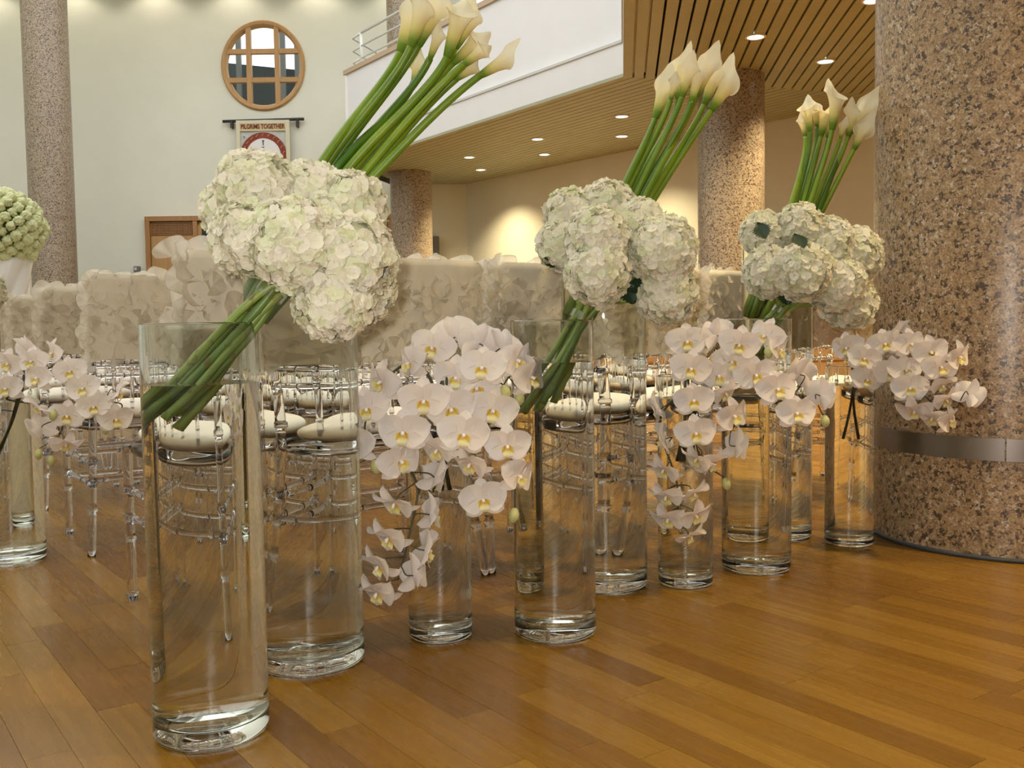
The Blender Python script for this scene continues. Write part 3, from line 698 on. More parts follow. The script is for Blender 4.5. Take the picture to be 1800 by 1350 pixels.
def frill_set(seed, big=1.0):
    """list of (mesh, matrix) covering rear face, top and sides of a cover"""
    r = random.Random(seed); out = []
    for i in range(6):
        for j in range(7):
            z = 0.665 + 0.25 * (i + 0.3) / 6 + r.uniform(-0.02, 0.02); x = -0.19 + 0.38 * j / 6 + r.uniform(-0.025, 0.025); y = -0.050 - 0.13 * (z - 0.62)
            me = r.choice(LO) if r.random() < 0.55 else (r.choice(CU) if r.random() < 0.5 else r.choice(FR))
            out.append((me, Matrix.Translation((x, y, z)) @ Matrix.Rotation(r.uniform(-1.9, 1.9), 4, 'Y') @ Matrix.Rotation(r.uniform(-0.6, 0.15), 4, 'X') @ Matrix.Scale(r.uniform(0.5, 0.9), 4)))
    for j in range(8):
        x = -0.205 + 0.41 * j / 7 + r.uniform(-0.02, 0.02); k = (1.0 if j > 2 else 1.0 + (big - 1) * 1.6)
        out.append((r.choice(LO), Matrix.Translation((x, -0.055 + r.uniform(-0.02, 0.02), 0.920 + r.uniform(-0.01, 0.008))) @ Matrix.Rotation(r.uniform(-0.55, 0.55), 4, 'Y') @ Matrix.Rotation(r.uniform(-0.3, 0.4), 4, 'X') @ Matrix.Scale(r.uniform(0.65, 0.95) * k, 4)))
    for s_ in (-1, 1):
        for i in range(6):
            z = 0.665 + 0.25 * i / 5 + r.uniform(-0.015, 0.015)
            out.append((r.choice(LO), Matrix.Translation((s_ * (0.200 + r.uniform(0, 0.012)), -0.045 - 0.13 * (z - 0.62), z)) @ Matrix.Rotation(s_ * (PI / 2 + r.uniform(-0.5, 0.5)), 4, 'Y') @ Matrix.Rotation(r.uniform(-0.5, 0.5), 4, 'X') @ Matrix.Scale(r.uniform(0.6, 0.95), 4)))
    return out
def joined_frills(seed):
    mb = MB()
    for me, m in frill_set(seed):
        mb.add([m @ v_.co for v_ in me.vertices], [tuple(p.vertices) for p in me.polygons])
    return mb.mesh('frills', M['organza'])
JF = [joined_frills(100 + i) for i in range(3)]
order = ['nearest row', 'second row', 'third row', 'fourth row', 'fifth row']
ordn = ['first', 'second', 'third', 'fourth', 'fifth', 'sixth', 'seventh', 'eighth', 'ninth']
A0 = V((-0.84, 2.38, 0)) + ce * 0.21                    # rear centre of the first chair
def chair(pos, rz, label, near, seed):
    t = thing('banquet_chair', pos, label, 'chair', 'clear chairs in rows', rz)
    for k, me in CM.items():
        if k == 'cover': continue
        link(me.name.split('.')[0], me, t)
    cv = link('cover', CM['cover'], t)
    if near:
        for me, m in frill_set(seed, 1.25 if seed == 0 else 1.0): link('frill', me, cv, m)
    else: tag(link('frills', JF[seed % 3], cv), kind='stuff')
    return t
rc = random.Random(11)
for r_ in range(5):
    for n_ in range(7 if r_ < 3 else 8):
        pos = A0 + ce * (0.478 * n_ + 0.08 * r_) + cg * (1.055 * r_)
        if r_ == 0 and n_ > 6: continue
        px = 900 + FPX * pos.x / pos.y
        if px < -60: continue
        chair(pos + V((rc.uniform(-0.012, 0.012), rc.uniform(-0.012, 0.012), 0)), CH + rc.uniform(-0.03, 0.03), 'clear acrylic chair with ivory ruffled cover, %s, %s from the left end' % (order[r_], ordn[n_]), r_ < 2, r_ * 10 + n_)

# ================================================================== VASES
def make_vase(name, px, py, D, H, zw, label, group, base=0.032, wall=0.0055):
    """glass cylinder standing on the floor at the pixel of its base centre"""
    P = on_z(px, py, 0.0); r = D / 2; ri = r - wall
    t = thing(name, (P.x, P.y, 0.0005), label, 'vase', group)
    prof = [(0, 0.0), (r - 0.014, 0.0), (r - 0.006, 0.0015), (r - 0.0018, 0.006), (r, 0.014), (r, 0.0145), (r, 0.016), (r, H - 0.003), (r, H - 0.002), (r - 0.0015, H), (ri + 0.0015, H), (ri, H - 0.002), (ri, H - 0.003), (ri, zw + 0.0005), (ri, zw - 0.0005), (ri, base + 0.012), (ri, base + 0.0105), (ri, base + 0.010), (ri - 0.004, base + 0.003), (ri - 0.012, base), (0, base)]
    go = MB().lathe(prof, 72).obj('glass', M['glass'], t, True, True); go.data.materials.append(M['glass_wet'])
    for p in go.data.polygons:                            # inner wall below the waterline meets water, not air
        c = p.center; q = math.hypot(c.x, c.y)
        if c.z > base + 0.0115 and q < ri + 0.0004 and c.z < zw: p.material_index = 1
    rw = ri + 0.0007
    prof = [(0, base - 0.0007), (ri - 0.012, base - 0.0007), (ri - 0.0036, base + 0.0024), (rw, base + 0.010), (rw, base + 0.0105), (rw, base + 0.012), (rw, zw - 0.001), (rw, zw), (rw - 0.001, zw), (0, zw)]
    wmb = MB().lathe(prof, 72); me = wmb.mesh('water', M['water'], True, True); smooth_by_angle(me, 50); me.materials.append(M['water_wet'])
    for p in me.polygons:
        if base + 0.0115 < p.center.z < zw - 0.0003: p.material_index = 1
    link('water', me, t)
    smooth_by_angle(bpy.data.objects[t.children[0].name].data, 60)
    return t, P
VZ = {}
def vz(key, *a, **k): VZ[key] = make_vase(*a, **k)[1]
vz('H1', 'glass_cylinder_vase', 373, 1284, 0.210, 0.765, 0.655, 'large clear glass cylinder vase nearest the camera at front left', None)
vz('C1', 'glass_cylinder_vase', 545, 1160, 0.246, 1.03, 0.88, 'tall clear glass cylinder behind the nearest vase, holding the leftmost lilies', None)
vz('O1', 'glass_cylinder_vase', 775, 1117, 0.155, 0.605, 0.54, 'slim glass cylinder below the centre orchids', None)
vz('H2', 'glass_cylinder_vase', 976, 1111, 0.200, 0.765, 0.665, 'wide glass cylinder under the middle hydrangeas', None)
vz('C2', 'glass_cylinder_vase', 1065, 1026, 0.240, 1.03, 0.88, 'tall glass cylinder behind the middle hydrangeas, holding the middle lilies', None)
vz('O2', 'glass_cylinder_vase', 1205, 1025, 0.157, 0.605, 0.54, 'slim glass cylinder under the right-centre orchid cascade', None)
vz('H3', 'glass_cylinder_vase', 1329, 998, 0.208, 0.765, 0.665, 'wide glass cylinder under the right hydrangeas', None)
vz('C3', 'glass_cylinder_vase', 1365, 940, 0.240, 1.03, 0.89, 'tall glass cylinder behind the right hydrangeas, holding the right lilies', None)
vz('O3', 'glass_cylinder_vase', 1492, 955, 0.160, 0.605, 0.54, 'slim glass cylinder beside the massive granite column', None)
vz('O0', 'glass_cylinder_vase', 22, 983, 0.210, 0.605, 0.53, 'glass cylinder under the orchids at the left edge', None)
vz('H0', 'glass_cylinder_vase', -35, 925, 0.200, 0.765, 0.665, 'glass cylinder cut by the left edge behind the left orchids', None)

# ================================================================== HYDRANGEAS
def floret_mesh(seed):
    r = random.Random(seed); mb = MB()
    for k in range(4):
        a0 = k * PI / 2 + r.uniform(-0.15, 0.15); tilt = r.uniform(0.05, 0.55); Lp = r.uniform(0.0135, 0.0165); Wp = Lp * r.uniform(0.98, 1.12); cup = r.uniform(0.1, 0.4)
        ca, sa = math.cos(a0), math.sin(a0)
        def fn(u, v_):
            v2 = v_ * 2 - 1; w = Wp * 0.62 * (math.sin(PI * (0.06 + 0.88 * u)) ** 0.75) * (1 + 0.15 * u)
            x = 0.001 + Lp * u; y = v2 * w; z = Lp * (math.sin(tilt) * u + cup * v2 * v2 * 0.5 * u - 0.25 * u * u) + 0.0015 * math.sin(5 * u + v2 * 4 + k)
            return (ca * x - sa * y, sa * x + ca * y, z)
        mb.grid(fn, 4, 4)
    return mb.mesh('floret', M['floret'])
FLM = [floret_mesh(i) for i in range(6)]
GA = PI * (3 - math.sqrt(5))
def leaf_mesh(seed):
    r = random.Random(seed); mb = MB(); L = 0.06
    def fn(u, v_):
        v2 = v_ * 2 - 1; w = 0.020 * math.sin(PI * min(1, 0.06 + u * 0.94)) ** 1.1 * (1 + 0.45 * (int(round(u * 18)) % 2)); return (v2 * w, L * u, 0.006 * abs(v2) - 0.012 * u * u)
    mb.grid(fn, 18, 4); return mb.mesh('leaf', M['leaf'])
LEAF = leaf_mesh(1)
def hydrangea(center, rad, bottom, tie, label, group, seed, fsize=1.0, dens=1.0, leaf=None, squash=1.0):
    """one stem: thing > flower_head (> florets), stem, leaf"""
    r = random.Random(seed); C = V(center)
    t = thing('hydrangea', bottom, label, 'flower', group)
    O = V(bottom)
    # stem
    neck = C - (C - V(tie)).normalized() * rad * 0.5
    P = spline([O, V(tie), neck], 24); P = [p - O for p in P]
    rad_ = [0.0074 * (1.25 if (i + seed) % 9 == 0 else 1.0) for i in range(len(P))]
    MB().tube(P, rad_, 8).obj('stem', M['hyd_stem'], t, True)
    # head
    mb = MB()
    mb.grid(lambda u, v_: (rad * 0.80 * math.sin(PI * u) * math.cos(2 * PI * v_), rad * 0.80 * math.sin(PI * u) * math.sin(2 * PI * v_), rad * 0.80 * math.cos(PI * u)), 10, 16, True)
    h = mb.obj('flower_head', M['core'], t, True); h.location = C - O
    n = max(30, int(dens * 4 * PI * rad * rad / (0.0195 * fsize) ** 2 * 1.30))
    for i in range(n):
        z = 1 - 2 * (i + 0.5) / n; a = GA * i + seed; q = math.sqrt(1 - z * z)
        d = V((q * math.cos(a), q * math.sin(a), z)); d = (d + V((r.gauss(0, .1), r.gauss(0, .1), r.gauss(0, .1)))).normalized()
        nn = (d + V((r.gauss(0, .28), r.gauss(0, .28), r.gauss(0, .28)))).normalized()
        m = Matrix.Translation(d * rad * r.uniform(0.88, 1.0)) @ frame(nn).to_4x4() @ Matrix.Rotation(r.random() * 6.28, 4, 'Z') @ Matrix.Scale(fsize * r.uniform(0.75, 1.15), 4)
        link('floret', r.choice(FLM), h, m)
    if leaf:
        for (d, up) in leaf:
            lo = link('leaf', LEAF, t); lo.matrix_local = Matrix.Translation(V(d) - O) @ frame(up, (1, 0, 0.3)).to_4x4()
    return t
def bunch(key, Y, heads, bottom, tie, where, seed, fsize, leaves=()):
    """heads: list (px,py,radius px,dY,label); bottom/tie in px at depth Y"""
    VP = VZ[key]
    B = at(bottom[0], bottom[1], Y); T = at(tie[0], tie[1], Y)
    axd = (T - B).normalized()
    m = len(heads); r = random.Random(seed)
    s1 = axd.cross(V((0, 1, 0))).normalized(); s2 = axd.cross(s1)
    lv = {}
    for (hi, px, py, dY, nrm) in leaves: lv.setdefault(hi, []).append((at(px, py, Y + dY), nrm))
    for i, (px, py, rp, dY, lb) in enumerate(heads):
        a = GA * i * 1.0; q = math.sqrt((i + 0.5) / m)
        bo = B + (s1 * math.cos(a) + s2 * math.sin(a)) * 0.043 * q + axd * r.uniform(-0.045, 0.015)
        ti = T + (s1 * math.cos(a + 0.9) + s2 * math.sin(a + 0.9)) * 0.019 * q
        rad = rp * (Y + dY) / FPX
        hydrangea(at(px, py, Y + dY), rad, bo, ti, lb, where, seed * 50 + i, fsize, 1.0, lv.get(i))
    # clear tape round the stems
    tp = MB(); tp.lathe([(0.0275, -0.010), (0.0284, -0.010), (0.0284, 0.010), (0.0275, 0.010)], 24, closed=True)
    o = tp.obj('stem_tape', M['tie'], None, False, True); o.matrix_world = Matrix.Translation(T) @ frame(axd).to_4x4(); tag(o, 'clear tape wrapped round the stems of the ' + where, 'tape')
Y1 = VZ['H1'].y - 0.0
bunch('H1', Y1, [
    (452, 336, 70, 0.02, 'creamy hydrangea head at the top left of the leftmost bunch'),
    (408, 368, 52, 0.05, 'small hydrangea head sticking out furthest left of the leftmost bunch'),
    (438, 418, 66, -0.04, 'hydrangea head at the lower left of the leftmost bunch over the stems'),
    (548, 352, 66, 0.06, 'hydrangea head at the top of the leftmost bunch below the lily stems'),
    (612, 368, 66, 0.04, 'hydrangea head at the upper right of the leftmost bunch'),
    (520, 430, 82, -0.07, 'large hydrangea head in the middle of the leftmost bunch'),
    (612, 455, 84, -0.03, 'large hydrangea head at the right of the leftmost bunch'),
    (585, 530, 68, -0.05, 'hydrangea head at the bottom of the leftmost bunch'),
    (628, 505, 66, 0.05, 'hydrangea head tucked in at the lower right of the leftmost bunch')],
    (309, 722), (478, 512), 'leftmost hydrangea bunch', 1, 0.92)
Y2 = VZ['H2'].y
bunch('H2', Y2, [
    (1003, 378, 46, 0.04, 'greenish hydrangea head at the top left of the middle bunch'),
    (1068, 368, 50, 0.05, 'hydrangea head at the top of the middle bunch'),
    (985, 430, 42, 0.0, 'hydrangea head at the far left of the middle bunch'),
    (1050, 420, 58, -0.06, 'hydrangea head in the centre of the middle bunch'),
    (1120, 400, 52, 0.02, 'hydrangea head at the upper right of the middle bunch'),
    (1050, 478, 58, -0.08, 'large hydrangea head at the lower left of the middle bunch'),
    (1163, 440, 62, -0.03, 'large hydrangea head at the right of the middle bunch'),
    (1172, 516, 54, 0.0, 'hydrangea head hanging lowest at the right of the middle bunch')],
    (950, 700), (1022, 556), 'middle hydrangea bunch', 2, 0.80,
    [(5, 975, 470, -0.01, (-0.5, -0.8, 0.2)), (7, 1112, 535, -0.02, (0.2, -0.9, 0.1)), (7, 1118, 515, -0.02, (-0.3, -0.9, 0.2))])
Y3 = VZ['H3'].y
bunch('H3', Y3, [
    (1342, 412, 40, 0.02, 'hydrangea head at the top left of the right bunch'),
    (1405, 400, 42, 0.0, 'hydrangea head at the top of the right bunch'),
    (1352, 478, 46, -0.03, 'hydrangea head at the left of the right bunch'),
    (1458, 428, 46, 0.0, 'hydrangea head at the upper right of the right bunch'),
    (1412, 478, 52, -0.07, 'large hydrangea head in the centre of the right bunch'),
    (1500, 450, 50, 0.03, 'hydrangea head at the far right of the right bunch'),
    (1470, 500, 52, -0.02, 'hydrangea head at the lower right of the right bunch'),
    (1492, 532, 48, 0.05, 'hydrangea head hanging lowest at the right of the right bunch')],
    (1318, 625), (1372, 548), 'right hydrangea bunch', 3, 0.82,
    [(0, 1345, 420, -0.12, (-0.2, -0.9, 0.3)), (4, 1412, 437, -0.16, (0.1, -0.8, 0.5)), (4, 1385, 535, -0.05, (0, -0.9, -0.2))])
Y0 = VZ['H0'].y
bunch('H0', Y0, [(-28, 512, 36, 0.0, 'hydrangea head just showing at the left edge of the picture')], (-60, 640), (-40, 560), 'left edge hydrangea', 4, 1.0)

# ================================================================== CALLA LILIES
def spathe_mesh(seed, L=0.115, open_=1.0):
    r = random.Random(seed); mb = MB(); ph = r.uniform(-0.2, 0.2)
    def fn(u, v_):
        a = (v_ * 2 - 1) * PI * 1.04                     # 0 = back with the tip, +-pi = front overlap
        tip = math.exp(-(a / 0.42) ** 2); front = 0.5 - 0.5 * math.cos(a)
        top = L * (0.90 - 0.26 * front + 0.20 * tip)
        rad = 0.0075 + 0.0115 * (u ** 0.9) + open_ * 0.015 * max(0, u - 0.55) ** 1.6 / 0.45 ** 1.6 * (0.7 + 0.5 * (1 - front)) 
        rad *= (1 + 0.05 * (a / PI) * 1)
        z = top * u - open_ * 0.012 * max(0, u - 0.8) ** 2 / 0.04 * (1 - tip)
        return (rad * math.cos(a + ph) + 0.014 * tip * max(0, u - 0.8) / 0.2 * open_, rad * math.sin(a + ph), z)
    mb.grid(fn, 16, 28); return mb.mesh('spathe', M['spathe'])
SPM = [spathe_mesh(i, 0.112 + 0.006 * (i % 3), (0.55, 0.8, 1.0, 1.15)[i % 4]) for i in range(6)]
mb = MB(); mb.tube([(0, 0, 0.01), (0.001, 0, 0.035), (0.002, 0, 0.07)], [0.0035, 0.0042, 0.002], 8); SPX = mb.mesh('spadix', M['spadix'])
def calla(bottom, waist, base, tip, label, group, seed, scale=1.0):
    r = random.Random(seed); O = V(bottom); t = thing('calla_lily', O, label, 'flower', group)
    B = V(base); ax = (V(tip) - B).normalized()
    Wp = V(waist); d0 = (Wp - O).normalized(); Ls = (B - Wp).length
    dw = (B - Wp).normalized(); c1 = Wp + (d0 * 0.3 + dw * 0.7).normalized() * Ls * 0.40; c2 = B - (ax * 0.75 + dw * 0.25).normalized() * Ls * 0.24; P = [O.lerp(Wp, i / 6) for i in range(6)]
    for i in range(25):
        q = i / 24; P.append(Wp * (1 - q) ** 3 + c1 * 3 * q * (1 - q) ** 2 + c2 * 3 * q * q * (1 - q) + (B + ax * 0.004) * q ** 3)
    n = len(P)
    MB().tube([p - O for p in P], [0.0108 + (0.0078 - 0.0108) * (i / (n - 1)) for i in range(n)], 10).obj('stem', M['calla_stem'], t, True)
    face = V((r.uniform(-0.6, 0.6), -1, r.uniform(-0.2, 0.5))) * r.choice((1, 1, -1))
    m = Matrix.Translation(B - O) @ frame(ax, face).to_4x4() @ Matrix.Scale(scale * (V(tip) - B).length / 0.118, 4)
    link('spathe', SPM[seed % 6], t, m); link('spadix', SPX, t, m)
    return t
def callas(key, Y, wpx, bpx, blooms, where, seed):
    """wpx: (x0,x1,y) stems where they leave the hydrangeas; bpx: stem ends; blooms: (base px, tip px, dY)"""
    m = len(blooms); r = random.Random(seed)
    rank = sorted(range(m), key=lambda q: blooms[q][1][0])
    for i, (b, tp, dY, lb) in enumerate(blooms):
        f_ = i / (m - 1); dz = ((i * 7) % 5 - 2) * 0.012
        wpt = at(wpx[0] + (wpx[1] - wpx[0]) * f_, wpx[2] + (wpx[3] - wpx[2]) * f_, Y + dz)
        bpt = at(bpx[0] + (bpx[1] - bpx[0]) * f_, bpx[2] + r.uniform(-8, 8), Y - dz)
        lbl = lb or ('white calla lily, bloom %s from the left in the %s' % ((ordn + ['tenth', 'eleventh'])[rank.index(i)], where))
        calla(bpt, wpt, at(b[0], b[1], Y + dY), at(tp[0], tp[1], Y + dY + r.uniform(-0.03, 0.03)), lbl, where, seed * 30 + i)
callas('C1', VZ['C1'].y, (562, 650, 292, 318), (445, 480, 560), [
    ((703, 92), (735, -8), 0.02, 'upright calla lily at the far left of the leftmost lily bunch'),
    ((722, 82), (752, -22), -0.04, None),
    ((735, 80), (782, -25), -0.02, 'tall pale calla lily reaching past the top edge, second group of the leftmost bunch'),
    ((726, 148), (738, 92), 0.06, 'small green calla bud low in the leftmost lily bunch'),
    ((755, 105), (778, 40), 0.03, 'yellow-throated open calla lily in the middle of the leftmost bunch'),
    ((786, 100), (822, -10), -0.03, 'long calla lily in the upper middle of the leftmost bunch'),
    ((800, 85), (846, -6), 0.04, None),
    ((795, 112), (862, 52), 0.05, None),
    ((812, 116), (866, 76), -0.05, 'broad calla lily opening to the right, above the lowest ones of the leftmost bunch'),
    ((800, 140), (858, 98), 0.02, None),
    ((842, 134), (914, 88), -0.03, 'calla lily reaching furthest right in the leftmost bunch')], 'leftmost lily bunch', 1)
callas('C2', VZ['C2'].y, (1094, 1148, 335, 352), (1005, 1040, 560), [
    ((1152, 208), (1178, 125), 0.0, 'calla lily at the far left of the middle lily bunch'),
    ((1178, 178), (1190, 128), -0.02, None), ((1192, 175), (1190, 95), 0.03, None), ((1198, 172), (1218, 98), -0.04, None),
    ((1215, 180), (1232, 112), -0.05, None), ((1224, 170), (1256, 88), -0.02, 'tallest calla lily of the middle lily bunch'),
    ((1238, 184), (1266, 104), 0.03, None), ((1250, 194), (1294, 122), 0.0, 'calla lily leaning furthest right in the middle lily bunch')], 'middle lily bunch', 2)
callas('C3', VZ['C3'].y, (1388, 1438, 370, 385), (1318, 1350, 560), [
    ((1416, 242), (1408, 196), 0.0, 'calla lily at the far left of the right lily bunch'),
    ((1424, 232), (1414, 168), -0.03, None), ((1437, 224), (1430, 174), 0.02, None), ((1443, 240), (1456, 174), 0.0, None), ((1455, 244), (1462, 182), 0.03, None),
    ((1463, 228), (1474, 144), -0.04, 'tallest calla lily of the right lily bunch'), ((1476, 246), (1486, 208), -0.02, None), ((1490, 240), (1502, 178), 0.0, None),
    ((1496, 232), (1537, 172), 0.03, 'calla lily leaning furthest right in the right lily bunch'), ((1500, 264), (1528, 208), -0.02, None)], 'right lily bunch', 3)

# ================================================================== ORCHIDS
def blade(L, Wd, p, base, cup, bend, wav, seed, twist=0):
    mb = MB()
    def fn(u, v_):
        v2 = v_ * 2 - 1; w = Wd * 0.5 * (base + (1 - base) * math.sin(PI * min(1, u ** p)) ** 0.62) if u < 0.999 else 0.0
        if u > 0.86: w = max(w, 0) 
        y = L * u; x = v2 * w; z = cup * (v2 * w) ** 2 / Wd - bend * u * u * L + wav * math.sin(v2 * 3 + u * 6 + seed) * u
        return (x, y, z)
    return fn
def orchid_meshes():
    out = []
    for sd in range(3):
        r = random.Random(sd + 50)
        mb = MB()
        for ang in (0, 2 * PI / 3 * 1.03, -2 * PI / 3 * 1.03):
            fn = blade(0.050, 0.036, 0.85, 0.12, 1.0, 0.22, 0.0015, sd)
            ca, sa = math.cos(ang), math.sin(ang)
            mb.grid(lambda u, v_: (lambda q: (ca * q[0] - sa * q[1], sa * q[0] + ca * q[1], q[2] - 0.003))(fn(u, v_)), 8, 6)
        sep = mb.mesh('flower', M['sepal'])
        pets = []
        for s_ in (-1, 1):
            mb = MB(); ang = -s_ * R(76); ca, sa = math.cos(ang), math.sin(ang)
            fn = blade(0.056, 0.066, 0.62, 0.10, 0.9, 0.10 + 0.1 * sd, 0.0025, sd + 3)
            mb.grid(lambda u, v_: (lambda q: (ca * q[0] - sa * q[1], sa * q[0] + ca * q[1] + 0.003, q[2] + 0.002))(fn(u, v_)), 9, 8)
            pets.append(mb.mesh('petal', M['orchid']))
        # lip: two side lobes and a tongue
        mb = MB()
        mb.grid(lambda u, v_: ((v_ * 2 - 1) * (0.006 + 0.004 * math.sin(PI * u)), -0.004 - 0.019 * u, 0.006 + 0.012 * math.sin(PI * u * 0.8)), 6, 4)
        for s_ in (-1, 1):
            mb.grid(lambda u, v_: (s_ * (0.003 + 0.010 * math.sin(PI * u * 0.6)), -0.002 - 0.006 * (v_ * 2 - 1) - 0.004 * u, 0.002 + 0.016 * u), 5, 3)
        lip = mb.mesh('lip', M['lipy'])
        mb = MB(); mb.tube([(0, 0, 0), (0, 0.002, 0.007), (0, 0.0, 0.013)], [0.003, 0.0042, 0.003], 8); cm = mb.mesh('column', M['column'])
        out.append((sep, pets, lip, cm))
    return out
ORM = orchid_meshes()
mb = MB(); mb.lathe([(0, 0), (0.006, 0.002), (0.0115, 0.012), (0.0112, 0.022), (0.006, 0.031), (0, 0.034)], 12); BUD = mb.mesh('bud', M['bud'])
def orchid_flower(parent, O, P, yaw, pitch, roll, scale, r):
    # +z of the flower faces: yaw 0 / pitch 0 looks towards -Y
    d = V((math.sin(yaw) * math.cos(pitch), -math.cos(yaw) * math.cos(pitch), math.sin(pitch)))
    up = V((0, 0, 1)); up = (up - d * up.dot(d)); up = up.normalized() if up.length > 0.2 else V((0, 1, 0))
    x = up.cross(d); m = Matrix((x, up, d)).transposed().to_4x4() @ Matrix.Rotation(roll, 4, 'Z') @ Matrix.Scale(scale, 4)
    sep, pets, lip, cm = ORM[r.randrange(3)]
    fo = link('flower', sep, parent, Matrix.Translation(P - O) @ m)
    link('petal', pets[0], fo); link('petal', pets[1], fo); link('lip', lip, fo); link('column', cm, fo)
    return d
def spray(key, Y, root, flowers, buds, label, group, seed, size=1.08, rimdrop=0.12):
    """root: px of where the stem leaves the vase. flowers: (px,py,dY,kind) base to tip"""
    r = random.Random(seed); VP = VZ[key]
    O = V((VP.x + r.uniform(-0.02, 0.02), VP.y + r.uniform(-0.02, 0.02), 0.36))
    t = thing('orchid_spray', O, label, 'orchid', group)
    pts = [O, at(root[0], root[1], Y)]
    pos = []
    for (px, py, dY, k) in flowers:
        P = at(px, py, Y + dY - max(0, px - 1540) * 0.0013); pos.append(P)
    # spine runs behind the flowers
    nsp = max(3, len(flowers) // 2)
    for j in range(nsp):
        a = j * len(pos) / nsp; grp = pos[int(a):max(int(a) + 1, int((j + 1) * len(pos) / nsp))]
        c = sum(grp, V((0, 0, 0))) / len(grp); pts.append(c + V((0, 0.045 if key != 'O3' else 0.012, 0)))
    bpos = [at(px, py, Y + dY) for (px, py, dY) in buds]
    if bpos: pts.append(bpos[0] + V((0, 0.012, 0.012)))
    S_ = spline(pts, 14 * len(pts))
    MB().tube([p - O for p in S_], [0.0042 - 0.0022 * i / len(S_) for i in range(len(S_))], 8).obj('stem', M['orchid_stem'], t, True)
    cxm = sum(p.x for p in pos) / len(pos)
    for i, ((px, py, dY, k), P) in enumerate(zip(flowers, pos)):
        sz = size * r.uniform(0.94, 1.06)
        if k == 'f': yaw, pit, rol = (P.x - cxm) * 2.2 + r.uniform(-0.22, 0.22), r.uniform(-0.25, 0.05), r.uniform(-0.25, 0.25)
        elif k == 'l': yaw, pit, rol = r.uniform(-0.95, -0.6), r.uniform(-0.3, 0), r.uniform(-0.3, 0.3)
        elif k == 'r': yaw, pit, rol = r.uniform(0.6, 0.95), r.uniform(-0.3, 0), r.uniform(-0.3, 0.3)
        elif k == 'dl': yaw, pit, rol = r.uniform(-1.2, -0.6), r.uniform(-1.0, -0.7), r.uniform(-0.3, 0.3)
        elif k == 'dr': yaw, pit, rol = r.uniform(0.6, 1.2), r.uniform(-1.0, -0.7), r.uniform(-0.3, 0.3)
        elif k == 'br': yaw, pit, rol = r.uniform(1.7, 2.2), r.uniform(-0.6, -0.2), r.uniform(-0.4, 0.4)
        elif k == 'bl': yaw, pit, rol = r.uniform(-2.2, -1.7), r.uniform(-0.6, -0.2), r.uniform(-0.4, 0.4)
        elif k == 'u': yaw, pit, rol = r.uniform(2.4, 3.8), r.uniform(0.0, 0.5), r.uniform(-0.4, 0.4)
        d = orchid_flower(t, O, P, yaw, pit, rol, sz, r)
        # pedicel to the nearest spine point
        b = P - d * 0.003; q = min(S_, key=lambda s_: (s_ - (P - d * 0.03)).length)
        MB().tube([p - O for p in spline([q, P - d * 0.022, b], 8)], 0.0016, 6).obj('pedicel', M['orchid_stem'], t, True)
    for bp in bpos:
        q = min(S_, key=lambda s_: (s_ - bp - V((0, 0, 0.02))).length)
        m = Matrix.Translation(bp - O + V((0, 0, 0.014))) @ frame((r.uniform(-.3, .3), -0.2, -1)).to_4x4() @ Matrix.Scale(size, 4)
        link('bud', BUD, t, m)
        MB().tube([p - O for p in spline([q, q.lerp(bp, 0.6) + V((0, 0.006, 0.006)), bp + V((0, 0, 0.014))], 8)], 0.0015, 6).obj('pedicel', M['orchid_stem'], t, True)
    return t
YO = VZ['O1'].y - 0.10
g = 'centre orchid sprays'
spray('O1', YO, (770, 700), [(709, 762, -0.09, 'f'), (703, 812, -0.06, 'r'), (765, 840, -0.05, 'br'), (695, 884, -0.07, 'dl'), (757, 905, -0.07, 'br'), (684, 945, -0.08, 'dl'), (748, 968, -0.08, 'br'), (668, 995, -0.08, 'dl'), (728, 1012, -0.08, 'br'), (664, 1042, -0.08, 'dl')], [],
      'orchid spray of the centre arrangement cascading furthest down to the left', g, 1)
spray('O1', YO, (765, 690), [(722, 640, 0.03, 'l'), (672, 672, 0.04, 'l'), (645, 720, 0.0, 'f'), (628, 778, -0.03, 'l')], [(658, 818, 0.0), (617, 830, 0.02)], 'orchid spray at the left of the centre arrangement ending in two green buds', g, 2)
spray('O1', YO, (785, 680), [(761, 612, 0.05, 'f'), (800, 592, 0.08, 'u'), (842, 604, 0.06, 'u'), (848, 648, -0.05, 'f'), (880, 612, 0.07, 'u'), (906, 634, 0.0, 'r'), (932, 664, 0.02, 'r')], [(885, 687, -0.02), (916, 698, 0.02)], 'orchid spray arching over the top of the centre arrangement to the right', g, 3)
spray('O1', YO, (778, 690), [(802, 664, 0.0, 'f'), (745, 706, -0.08, 'f'), (793, 720, -0.05, 'f'), (814, 766, -0.11, 'f'), (770, 790, -0.05, 'dl'), (828, 815, -0.08, 'dl'), (850, 880, -0.06, 'f')], [], 'orchid spray falling down the front middle of the centre arrangement', g, 4)
spray('O1', YO, (790, 695), [(838, 684, 0.0, 'f'), (866, 722, -0.03, 'f'), (892, 785, -0.06, 'f'), (910, 838, -0.04, 'r')], [(906, 903, -0.03)], 'orchid spray at the right of the centre arrangement ending in one large bud', g, 5)
YO = VZ['O2'].y - 0.08; g = 'right-centre orchid sprays'
spray('O2', YO, (1205, 690), [(1207, 602, 0.06, 'f'), (1214, 650, -0.03, 'f'), (1220, 706, -0.06, 'f'), (1223, 763, -0.08, 'f'), (1226, 806, -0.05, 'dl'), (1250, 815, -0.03, 'dr')], [(1274, 848, -0.04)], 'orchid spray of the right-centre cascade with four large flowers in a column', g, 11)
